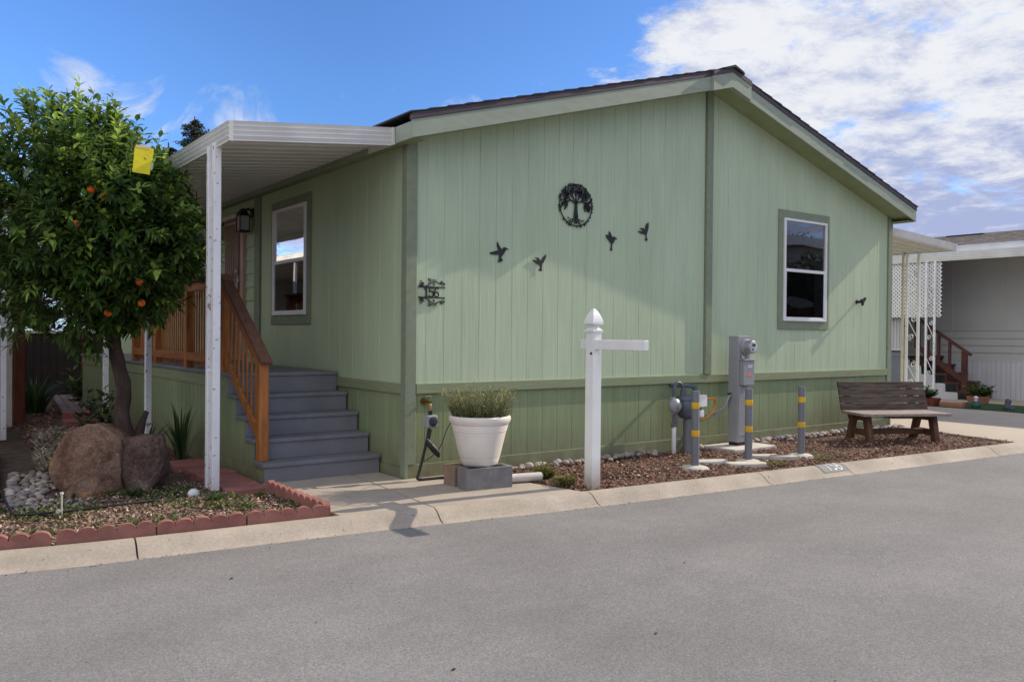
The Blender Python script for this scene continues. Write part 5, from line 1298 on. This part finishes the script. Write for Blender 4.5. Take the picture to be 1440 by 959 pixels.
# ------------------------------------------------------------------ the orange tree
def orange_tree():
    rr = random.Random(77)
    bx_, by_ = -2.17, 1.45
    t = thing('orange_tree', 'bushy orange tree with a few ripe fruit at the left of the porch', 'tree', (bx_, by_, 0))
    m = MB()
    trunk = catmull([(bx_ + .10, by_ + .02, -.05), (bx_ + .06, by_ + .0, .25), (bx_ - .02, by_ + .02, .55), (bx_ + .0, by_ + .05, .85), (bx_ - .06, by_ + .05, 1.12), (bx_ - .10, by_ + .04, 1.40)], 6)
    rs = [.080 - .026 * (i / (len(trunk) - 1)) + .012 * mnoise.noise((i * .6, 0, 0)) + (.03 if i < 3 else 0) for i in range(len(trunk))]
    m.tube(trunk, rs, 14); m.tube(catmull([(bx_ + .09, by_ + .02, .30), (bx_ + .15, by_ - .02, .52), (bx_ + .19, by_ - .02, .62)], 4), [.05, .05, .045, .04, .035, .03, .028, .025, .022], 10)
    m.v = [(x + .012 * mnoise.noise((x * 14, y * 14, z * 6)), y + .012 * mnoise.noise((x * 14, y * 14, z * 6 + 9)), z) for x, y, z in m.v]
    m.build('trunk', M['bark'], t, smooth=True)
    C0 = Vector((-2.36, 1.48, 2.36))
    def rad_at(d):
        # lumpy crown outline
        b = Vector((1.02 if d.x < 0 else .98, .88, 1.0 if d.z > 0 else 1.12))
        e = 1 / math.sqrt((d.x / b.x) ** 2 + (d.y / b.y) ** 2 + (d.z / b.z) ** 2)
        f_ = d.dot(Vector((.60, -.45, .66)))
        if f_ > .55: e *= 1 - .34 * min(1, (f_ - .55) / .4)
        g_ = d.dot(Vector((-.72, .45, -.5)))
        if g_ > .5: e *= 1 + .16 * min(1, (g_ - .5) / .3)
        return e * (1 + .17 * mnoise.noise(d * 2.3 + Vector((4, 2, 1))) + .10 * mnoise.noise(d * 5 + Vector((1, 7, 1))))
    m = MB(); tips = []
    def limb(p, q, r0, r1, seed):
        mid = (p + q) / 2 + Vector((rr.uniform(-.08, .08), rr.uniform(-.08, .08), rr.uniform(0, .1))); pts = catmull([p, mid, q], 4)
        m.tube(pts, [r0 + (r1 - r0) * i / (len(pts) - 1) for i in range(len(pts))], 6); return pts
    fork = Vector(trunk[-1])
    for i in range(13):
        a = 2.399 * i; el = rr.uniform(.0, 1.45); d = Vector((math.cos(a) * math.cos(el), math.sin(a) * math.cos(el), math.sin(el) - .05)).normalized()
        q = C0 + d * rad_at(d) * .62; pts = limb(fork, q, .036, .014, i)
        for k in range(6):
            d2 = (d + Vector((rr.gauss(0, .55), rr.gauss(0, .55), rr.gauss(0, .45)))).normalized()
            limb(pts[rr.randint(3, len(pts) - 1)], C0 + d2 * rad_at(d2) * rr.uniform(.78, .93), .011, .004, i)
    m.build('branches', M['bark'], t, smooth=True, fixn=False)
    # leaves: clusters of shoots through an outer shell, leaves spiral along each shoot
    m = MB()
    def leaf(p, d, up, l, w, c):
        s = d.cross(up)
        if s.length < 1e-4: return
        s.normalize(); nrm = s.cross(d).normalized()
        a = p; b = p + d * l; k1 = p + d * l * .38 - nrm * w * .18; k2 = p + d * l * .72 - nrm * w * .05 - Vector((0, 0, l * .05))
        b = b - Vector((0, 0, l * .18))
        m.add([a, k1 + s * w * .95 + nrm * w * .22, k2 + s * w * .62 + nrm * w * .18, b, k2 - s * w * .62 + nrm * w * .18, k1 - s * w * .95 + nrm * w * .22, k1, k2],
              [(0, 6, 1), (6, 7, 2, 1), (7, 3, 2), (0, 5, 6), (6, 5, 4, 7), (7, 4, 3)], c)
    def shoot(p, d, l, n, young):
        for k in range(n):
            tt = (k + .6) / n; a = k * 2.4 + rr.uniform(-.4, .4)
            s = d.orthogonal().normalized(); s.rotate(Quaternion(d, a))
            ld = (s * rr.uniform(.75, 1.1) + d * rr.uniform(.35, .9)).normalized()
            c = rr.betavariate(1.6, 3.2) * .9
            if young and tt > .35: c = rr.uniform(.62, 1)
            leaf(p + d * l * tt, ld, Vector((0, 0, 1)) if abs(ld.z) < .95 else Vector((1, 0, 0)), rr.uniform(.075, .12) * (1.1 if not young else .95), rr.uniform(.020, .029), c)
        for e in range(2): leaf(p + d * l, (d + Vector((rr.gauss(0, .3), rr.gauss(0, .3), rr.gauss(0, .3)))).normalized(), Vector((0, 0, 1)) if abs(d.z) < .9 else Vector((1, 0, 0)), rr.uniform(.06, .09), .018, .9 if young else rr.uniform(.1, .6))
        mm.tube([p, p + d * l], [.004, .0015], 3, cap=False)
    mm = MB(); cl = []
    for i in range(74):
        z = 1 - 2 * (i + .5) / 74; a = 2.39996 * i + rr.uniform(-.2, .2); q = math.sqrt(1 - z * z); d = Vector((q * math.cos(a), q * math.sin(a), z)); cl.append((d, rr.uniform(-.08, .10)))
    for i in range(1950):
        d0, off = rr.choice(cl); d = (d0 + Vector((rr.gauss(0, .2), rr.gauss(0, .2), rr.gauss(0, .2)))).normalized()
        q = rr.betavariate(4.2, 1.2); R_ = rad_at(d) * (1 + off) 
        p = C0 + d * R_ * q * .93
        if d.z < -.35 and d.x > .1 and p.z < 1.42 + .3 * (p.x + 2.2): continue
        if p.z < 1.25: continue
        g = (d * .9 + Vector((rr.gauss(0, .45), rr.gauss(0, .45), rr.gauss(.35, .45)))).normalized()
        shoot(p, g, rr.uniform(.10, .2), rr.randint(8, 12), rr.random() < .16 and q > .75)
    # upright water shoots along the top
    for i in range(84):
        a = rr.uniform(0, 6.28); q = rr.uniform(.1, .9); d = Vector((math.cos(a) * q, math.sin(a) * q, math.sqrt(1 - q * q))); p = C0 + d * rad_at(d) * .93
        shoot(p, Vector((d.x * .35 + rr.gauss(0, .12), d.y * .3 + rr.gauss(0, .12), 1)).normalized(), rr.uniform(.16, .34), rr.randint(10, 15), rr.random() < .35)
    m.build('crown', M['leaf'], t, rnd=True, fixn=False); mm.build('twigs', M['bark'], t, fixn=False)
    # fruit
    for x, y, z in FRUIT:
        v_ = (Vector((x, y, z)) - C0) * .93 + C0; x, y, z = v_
        f = MB(); f.lathe([(.0, -.033)] + [(.034 * math.sin(PI * i / 10), -.033 * math.cos(PI * i / 10)) for i in range(1, 10)] + [(.0, .033)], (x, y, z), 18); f.build('orange', M['fruit'], t, smooth=True)
FRUIT = []
FRUIT = [(-2.515, .60, 2.503), (-2.728, .66, 2.243), (-2.175, .78, 1.761), (-2.615, .62, 2.557), (-2.135, .87, 1.567), (-2.40, 1.0, 1.469), (-2.411, .70, 1.892)]
orange_tree()

def trap():
    a, b, c, d = [Vector(v) for v in ((-2.292, .545, 2.92), (-2.142, .545, 2.915), (-2.178, .53, 2.690), (-2.315, .53, 2.697))]
    t = thing('insect_trap', 'yellow sticky card insect trap hanging on the front of the orange tree', 'insect trap', ((-2.23, .54, 2.7)))
    n = Vector((0, -1, -.07)).normalized()
    q = lambda u, v, o: (a.lerp(b, u)).lerp(d.lerp(c, u), v) + n * o
    def sheet(name, u0, u1, v0, v1, o0, o1, mat, par):
        m = MB(); m.hexa([q(u0, v1, o0), q(u1, v1, o0), q(u1, v1, o1), q(u0, v1, o1)], [q(u0, v0, o0), q(u1, v0, o0), q(u1, v0, o1), q(u0, v0, o1)]); return m.build(name, mat, par)
    k = sheet('card', 0, 1, 0, 1, 0, .003, M['trap'], t)
    sheet('top_strip', .05, .80, -.055, .05, .0035, .005, M['pinkpaper'], k); sheet('white_fold', .25, .82, -.085, -.01, -.004, -.001, M['paper'], k); sheet('white_back', .92, 1.12, .52, .80, -.012, -.009, M['paper'], k)
    m = MB()
    rr = random.Random(9)
    for i in range(26):
        u, v = rr.uniform(.06, .92), rr.uniform(.08, .95); s = rr.uniform(.012, .03); sheet_p = [q(u, v, .0033), q(u + s, v + s * .2, .0033), q(u + s * .8, v + s * .8, .0033), q(u, v + s * .4, .0033)]; m.add(sheet_p, [(0, 1, 2, 3)])
    m.add([q(.52, .37, .0036), q(.62, .41, .0036), q(.70, .46, .0036), q(.60, .45, .0036)], [(0, 1, 2, 3)])
    m.build('caught_insects', M['debris'], k, fixn=False)
    m = MB(); m.tube([q(.5, -.02, 0), q(.5, -.10, -.02), q(.55, -.2, -.15)], .002, 4); m.build('wire', M['steel'], t)
trap()

# ------------------------------------------------------------------ left background
def plank_fence():
    t = thing('plank_fence', 'dark brown board fence with pale cap rail closing the back of the side yard', 'fence', (-1.0, 13, 0))
    m = MB(); x = -3.4; rr = random.Random(2)
    m.box(-3.4, -.2, 13.026, 13.04, -.05, 1.29)
    while x < -.2: m.box(x, x + .138, 13 + rr.uniform(-.004, .004), 13.025, -.05, 1.30); x += .145
    m.build('boards', M['darkfence'], t)
    m = MB(); m.box(-3.4, -.2, 12.97, 13.06, 1.301, 1.345); m.build('cap_rail', M['cream'], t)
    for x in (-1.75, -.62): m = MB(); m.box(x, x + .045, 12.955, 12.995, -.05, 1.30); m.build('batten', M['redfence'] if x > -1 else M['cream'], t)
plank_fence()
m = MB(); m.box(-2.42, -2.28, 7.6, 7.74, -.05, 1.75); o = m.build('fence_post', M['redfence'], origin=(-2.35, 7.67, 0), bevel=.01, label='dark red wooden fence post at the left edge of the side yard', cat='fence post')
m = MB(); m.box(-2.60, -2.50, 7.1, 7.16, -.05, 1.9); m.build('fence_post', M['cream'], origin=(-2.55, 7.1, 0), bevel=.006, label='slim cream post just left of the dark red fence post', cat='fence post')
def left_neighbour():
    t = thing('neighbour_awning', 'white awning on white posts at the left edge of the photo', 'awning', (-2.75, 5, 0))
    m = MB(); m.box(-5.6, -2.72, 3.9, 30, 2.88, 2.95); m.build('roof_panel', M['alum_under'], t)
    m = MB(); stepped_fascia(m, (-2.72, 3.9, 2.98), (-2.72, 30, 2.98), .16, (1, 0, 0)); stepped_fascia(m, (-5.6, 3.9, 2.98), (-2.72, 3.9, 2.98), .16, (0, -1, 0)); m.build('gutter_fascia', M['alum'], t)
    for x, y in ((-2.79, 5.2), (-2.79, 9.5)): white_post(t, x, y, 2.9, dy=0)
    h = thing('neighbour_home', 'pale mobile home beyond the left awning', 'house', (-5.6, 4, 0))
    m = MB(); m.box(-12, -5.6, 3.0, 31, -.1, 3.0); m.build('wall', M['nwall'], h)
    m = MB(); m.hexa([(-12.3, 2.7, 3.0), (-5.3, 2.7, 3.0), (-5.3, 31.3, 3.0), (-12.3, 31.3, 3.0)], [(-8.9, 2.7, 4.0), (-8.8, 2.7, 4.0), (-8.8, 31.3, 4.0), (-8.9, 31.3, 4.0)]); m.build('roof', M['nroof'], h)
left_neighbour()

def conifer(x, y, h, r, seed, lab):
    rr = random.Random(seed); t = thing('conifer', lab, 'tree', (x, y, 0), 'conifers on the skyline behind the awning')
    m = MB(); m.tube([(x, y, -.1), (x, y, h * .5), (x, y, h)], [.28, .17, .03], 8); m.build('trunk', M['bark'], t, smooth=True)
    m = MB(); z = h * .22
    while z < h * .99:
        f = (h - z) / (h * .78); L_ = r * (f ** .7) + .15
        for k in range(5):
            a = rr.uniform(0, 6.28); l = L_ * rr.uniform(.55, 1.12); dx, dy = math.cos(a), math.sin(a); dr = rr.uniform(-.35, .05)
            m.tube([(x, y, z), (x + dx * l, y + dy * l, z + dr * l)], [.03, .008], 3, cap=False)
            for q in range(int(40 + 60 * l)):
                u = rr.uniform(.12, 1); sp = .30 * l * (1.05 - u) + .12; px, py, pz = x + dx * l * u + rr.gauss(0, sp * .45), y + dy * l * u + rr.gauss(0, sp * .45), z + dr * l * u - abs(rr.gauss(0, .10)) + .03
                b = rr.uniform(0, 6.28); s = rr.uniform(.10, .22); m.cur = rr.random()
                m.add([(px, py, pz), (px + math.cos(b) * s, py + math.sin(b) * s, pz - s * rr.uniform(-.2, .7)), (px + math.cos(b + .6) * s * .6, py + math.sin(b + .6) * s * .6, pz - s * rr.uniform(0, .5))], [(0, 1, 2)])
        z += rr.uniform(.13, .24)
    m.build('crown', M['conif'], t, rnd=True, fixn=False)
conifer(9.35, 40, 13.0, 3.6, 1, 'tall dark conifer behind the porch awning, the largest on the skyline')
conifer(8.0, 40, 11.4, 2.6, 2, 'smaller conifer left of the tall one behind the porch awning')
conifer(10.7, 42, 12.9, 1.6, 3, 'slim conifer at the right of the tall one behind the porch awning')

# ------------------------------------------------------------------ right neighbour
def right_neighbour():
    h = thing('neighbour_home', 'grey mobile home with white awning and shingle roof at the right edge', 'house', (16.5, 4, 0))
    X = 16.5
    m = MB(); m.box(X + .03, X + 8, -2.0, 20, -.1, 3.4); m.build('wall_core', M['nwall'], h)
    m = MB(); m.box(X, X + .04, -2.0, 20, 1.55, 3.42)
    y = -2.0
    while y < 20: m.box(X - .012, X, y, y + .05, 1.55, 3.42); y += 1.22
    m.build('wall_panel', M['nwall'], h)
    m = MB(); z = .88
    while z < 1.54: m.hexa([(X - .026, -2, z), (X + .03, -2, z), (X + .03, 20, z), (X - .026, 20, z)], [(X - .004, -2, z + .163), (X + .03, -2, z + .163), (X + .03, 20, z + .163), (X - .004, 20, z + .163)]); z += .166
    m.build('lap_siding', M['nwall'], h)
    m = MB(); y = -2.0
    while y < 20: m.box(X - .03, X + .02, y, y + .085, -.05, .85); m.box(X - .018, X + .02, y + .085, y + .105, -.05, .85); y += .105
    m.box(X - .04, X + .02, -2, 20, .85, .878); m.build('skirting', M['nskirt'], h)
    m = MB(); m.box(X - .24, X - .20, -2.3, 20.3, 3.415, 3.53); m.build('eave_board', M['alum'], h)
    m = MB(); n = 14
    for i in range(n):
        x0, x1 = X - .28 + 3.6 * i / n, X - .28 + 3.6 * (i + 1) / n + .02; z0, z1 = 3.545 + .185 * (x0 - X + .28), 3.545 + .185 * (x1 - X + .28)
        m.hexa([(x0, -2.4, z0), (x1, -2.4, z1 - .01), (x1, 20.4, z1 - .01), (x0, 20.4, z0)], [(x0, -2.4, z0 + .02), (x1, -2.4, z1 + .006), (x1, 20.4, z1 + .006), (x0, 20.4, z0 + .02)])
    ro = m.build('roof', M['nroof'], h)
    m = MB(); m.box(19.2, 19.35, 3.45, 4.4, 4.03, 4.15); m.build('skylight', M['solar'], ro)
    t = thing('patio_awning', 'long white awning along the grey neighbour home', 'awning', (15, 2, 0))
    m = MB(); m.hexa([(15.02, -2.2, 3.18), (16.45, -2.2, 3.31), (16.45, 19, 3.31), (15.02, 19, 3.18)], [(15.02, -2.2, 3.22), (16.45, -2.2, 3.35), (16.45, 19, 3.35), (15.02, 19, 3.22)]); m.build('roof_panel', M['alum_under'], t)
    m = MB(); stepped_fascia(m, (15.0, -2.2, 3.27), (15.0, 19, 3.27), .175, (-1, 0, 0)); m.build('gutter_fascia', M['alum'], t)
    iron_column(t, 14.98, 2.56, 2.75, 3.1); iron_column(t, 14.98, -1.2, -1.0, 3.1)
    t = thing('lattice_panel', 'white diagonal lattice screen hanging under the neighbour awning', 'lattice', (15.05, 4, 2.4))
    m = MB(); y0, y1, z0, z1 = 2.44, 5.6, 1.85, 3.08
    def clip(p, d):
        ts = []
        a, b = 0, 99
        for c, dd, lo, hi in ((p[0], d[0], y0, y1), (p[1], d[1], z0, z1)):
            t0, t1 = (lo - c) / dd, (hi - c) / dd
            if t0 > t1: t0, t1 = t1, t0
            a, b = max(a, t0), min(b, t1)
        return a, b
    k = y0 - 1.3
    for sg, xo in ((1, 15.04), (-1, 15.05)):
        k = y0 - 1.35
        while k < y1 + 1.35:
            p = (k, z0 if sg == 1 else z1)
            d = (.7071, .7071 * sg); a, b = clip(p, d)
            if b > a + .02: m.bar((xo, p[0] + d[0] * a, p[1] + d[1] * a), (xo, p[0] + d[0] * b, p[1] + d[1] * b), .008, .036, up=(0, -d[1], d[0]))
            k += .088
    m.build('slats', M['vinyl'], t)
    m = MB(); m.box(15.10, 15.12, y0 + .02, y1, z0 + .02, z1); m.build('porch_shadow_panel', M['shade'], t)  # added dark panel stands in for the shadow behind the lattice
    # plain stair with red-brown rail
    t = thing('neighbour_stairs', 'dark red brown wooden stairs with railing under the neighbour awning', 'stairs', (15.9, 2.6, 0))
    for i in range(5):
        y = 1.95 + i * .28; z = .19 * (i + 1)
        m = MB(); m.box(15.42, 16.42, y - .03, y + .29, z - .045, z); m.build('tread', M['nstair'], t)
        m = MB(); m.box(15.44, 16.40, y, y + .03, z - .19, z - .046); m.build('riser', M['nstair'], t)
    m = MB(); m.box(15.42, 16.42, 3.07, 5.0, .87, .93); m.build('landing', M['nstair'], t)
    m = MB(); y = 2.24
    for i in range(5): m.box(15.43, 15.46, 2.25 + i * .28, 2.53 + i * .28, -.02, .15 + .19 * i)
    m.box(15.43, 15.46, 3.65, 5, -.02, .87); m.build('stair_skirting', M['nskirt'], t)
    m = MB(); m.bar((15.47, 1.98, 1.0), (15.47, 3.25, 1.86), .09, .05); m.build('handrail', M['nstair'], t)
    m = MB(); m.bar((15.47, 2.1, .40), (15.47, 3.25, 1.20), .05, .12); m.build('lower_rail', M['nstair'], t)
    for i, y in enumerate((2.12, 2.45, 2.7, 2.95, 3.2)):
        w = .06 if i in (0, 4) else .025; m = MB(); m.box(15.44, 15.50, y - w, y + w, (.19 if i == 0 else .4 + .68 * (y - 2.1)), .98 + .68 * (y - 1.98)); m.build('baluster', M['nstair'], t)
    # panel wall below the lattice
    t = thing('porch_screen', 'white ribbed panel over blue grey skirting below the lattice', 'screen', (15.25, 4.2, 0))
    m = MB(); y = 3.42
    while y < 5.6: m.box(15.20, 15.24, y, y + .05, 1.12, 1.84); m.box(15.215, 15.24, y + .05, y + .075, 1.12, 1.84); y += .075
    m.box(15.19, 15.245, 3.42, 5.6, 1.07, 1.12); m.build('ribbed_panel', M['nskirt'], t)
    m = MB(); m.box(15.2, 15.25, 3.42, 5.6, -.05, 1.02); m.box(15.185, 15.2, 3.42, 5.6, .93, 1.02); m.build('skirting', M['bluegrey'], t)
right_neighbour()

def planter(x, y, w, d, h, mat, lab, seed, ph, pr, leaf='weed'):
    t = thing('planter', lab, 'planter', (x, y, 0))
    m = MB(); m.hexa([(x - w * .42, y - d * .42, -.01), (x + w * .42, y - d * .42, -.01), (x + w * .42, y + d * .42, -.01), (x - w * .42, y + d * .42, -.01)], [(x - w / 2, y - d / 2, h), (x + w / 2, y - d / 2, h), (x + w / 2, y + d / 2, h), (x - w / 2, y + d / 2, h)]); m.build('pot', mat, t, bevel=.01)
    return bushy('potted_plant', lab.replace('planter', 'planter plant').replace('pot ', 'pot plant '), M[leaf], x, y, 60, ph, pr, seed, (.05, .10), z0=h - .02)
def gp(x, y, w, d, h, mat, lab, plab, seed, ph, pr):
    t = thing('planter', lab, 'planter', (x, y, 0)); m = MB(); m.hexa([(x - w * .42, y - d * .42, -.01), (x + w * .42, y - d * .42, -.01), (x + w * .42, y + d * .42, -.01), (x - w * .42, y + d * .42, -.01)], [(x - w / 2, y - d / 2, h), (x + w / 2, y - d / 2, h), (x + w / 2, y + d / 2, h), (x - w / 2, y + d / 2, h)]); m.build('pot', mat, t, bevel=.01)
    bushy('potted_plant', plab, M['weed'], x, y, 70, ph, pr, seed, (.05, .10), z0=h - .02)
gp(13.05, 1.75, .32, .5, .16, M['redfence'], 'low dark red planter nearest the iron column', 'green plant in the low dark red planter', 81, .26, .26)
gp(14.45, 1.35, .34, .34, .16, M['terracotta'], 'terracotta pot in front of the neighbour stairs', 'dark bushy plant in the terracotta pot', 82, .42, .32)
m = MB(); m.box(13.0, 13.18, 1.0, 1.45, -.01, .09); m.build('brick', M['terracotta'], origin=(13.1, 1.2, 0), bevel=.01, label='terracotta brick edging beside the low dark red planter', cat='brick')
t = thing('garden_ornament', 'round teal glazed jar with pale lid on the turf', 'ornament', (13.1, .78, 0))
m = MB(); m.lathe([(.0, 0), (.07, .0), (.09, .05), (.09, .10), (.07, .15), (.0, .16)], (13.1, .78, 0), 18); m.build('jar', M['teal'], t, smooth=50)
m = MB(); m.lathe([(.03, .155), (.03, .20), (.045, .22), (.02, .25), (.0, .255)], (13.1, .78, 0), 12); m.build('lid', M['sticker'], t, smooth=50)
t = thing('garden_ornament', 'dark blue glazed figure at the right end of the turf', 'ornament', (13.35, .3, 0))
m = MB(); m.lathe([(.0, 0), (.09, .0), (.10, .03), (.075, .08), (.05, .12), (.065, .16), (.06, .19), (.03, .215), (.0, .22)], (13.35, .3, 0), 14); m.v = [(x + .03 * mnoise.noise((x * 12, y * 12, z * 12)), y + .03 * mnoise.noise((x * 12, y * 12, z * 12 + 5)), z) for x, y, z in m.v]; m.build('body', M['darkglaze'], t, smooth=60)
m = MB(); m.lathe([(.0, 0), (.06, .01), (.07, .05), (.04, .085), (.0, .09)], (13.27, .2, 0), 12); m.build('foot', M['darkglaze'], t, smooth=60)

# across the street: what the front window mirrors
def round_tree(x, y, h, r, seed, lab):
    rr = random.Random(seed); t = thing('street_tree', lab, 'tree', (x, y, 0), 'trees across the street')
    m = MB(); m.tube([(x, y, -.1), (x + .1, y, h * .3), (x, y, h * .7)], [.22, .16, .06], 8)
    for k in range(7): a = k * .9; m.tube([(x, y, h * .35), (x + r * .6 * math.cos(a), y + r * .6 * math.sin(a), h * rr.uniform(.55, .8))], [.08, .02], 5)
    m.build('trunk', M['bark'], t, smooth=True)
    m = MB()
    for k in range(26):
        d = Vector((rr.gauss(0, 1), rr.gauss(0, 1), rr.gauss(0, .8))).normalized(); c = Vector((x, y, h * .64)) + Vector((d.x * r * .62, d.y * r * .62, d.z * h * .24)); cr = r * rr.uniform(.3, .48)
        for q in range(170):
            p = c + Vector((rr.gauss(0, 1), rr.gauss(0, 1), rr.gauss(0, .8))).normalized() * cr * rr.uniform(.6, 1.05); b = rr.uniform(0, 6.28); s_ = rr.uniform(.10, .2); m.cur = rr.random()
            m.add([p, p + Vector((math.cos(b) * s_, math.sin(b) * s_, rr.uniform(-.1, .1))), p + Vector((math.cos(b + .8) * s_, math.sin(b + .8) * s_, rr.uniform(-.15, .1)))], [(0, 1, 2)])
    m.build('crown', M['conif'], t, rnd=True, fixn=False)
round_tree(49.5, -30, 9.6, 2.6, 11, 'dark tree rising behind the beige home across the street'); round_tree(58, -27, 8, 3.0, 12, 'smaller dark tree farther along across the street')
round_tree(-7.5, 33, 9.5, 4.2, 13, 'dark round tree far behind the side yard'); round_tree(-1.0, 42, 7.0, 3.0, 14, 'lower round tree behind the brown fence')
round_tree(-.9, 17.5, 4.0, 2.1, 31, 'leafy low tree just behind the brown fence')
for k_, (x_, y_) in enumerate(((25.0, -16.2), (27.8, -16.4), (30.4, -16.1), (33.2, -16.3))): round_tree(x_, y_, 5.3 + .4 * (k_ % 2), 2.0, 20 + k_, ('first', 'second', 'third', 'fourth')[k_] + ' clipped tree from the left before the beige home across the street')
h = thing('street_home', 'beige home with white eaves across the street', 'house', (30, -20.5, 0))
m = MB(); m.box(18, 44, -24, -19, -.1, 6.1); m.build('wall', M['across'], h)
m = MB(); m.box(17.8, 44.2, -24.2, -18.65, 6.1, 6.42); m.build('roof', M['nroof'], h)
m = MB(); m.box(17.7, 44.3, -18.65, -18.55, 5.98, 6.46); m.build('eave_board', M['alum'], h)
for x_ in (21.0, 27.0, 33.0): m = MB(); m.box(x_, x_ + 1.4, -18.999, -18.97, 1.2, 2.6); m.build('window', M['solar'], h)

# specks of grit and dry leaves on the road
rr = random.Random(5); m = MB()
for x, y, r in [(-2.3, -2.0, .014), (-2.2, -3.0, .008), (-1.95, -3.9, .014), (-.9, -4.1, .012), (.2, -3.3, .010)] + [(rr.uniform(-3.5, 7), rr.uniform(-5.5, -1.9), rr.uniform(.002, .006)) for _ in range(150)] + [(lambda q: (q.x, q.y, rr.uniform(.003, .010)))(curb_pt(s_of_x(rr.uniform(-3.6, 8)), .235) + Vector((0, -abs(rr.gauss(0, .05)), 0))) for _ in range(160)]:
    a = rr.uniform(0, 6.28); n = 6; c = []
    for k in range(n):
        t_ = 2 * PI * k / n; q = r * rr.uniform(.6, 1.2); c.append((x + q * math.cos(t_ + a), y + .6 * q * math.sin(t_ + a), -.0855))
    m.add(c + [(x, y, -.0855 + r * .5)], [(k, (k + 1) % n, n) for k in range(n)])
m.build('road_grit', M['debris'], kind='stuff', label='dark specks of grit and dry leaf scattered on the road', cat='debris', fixn=False)
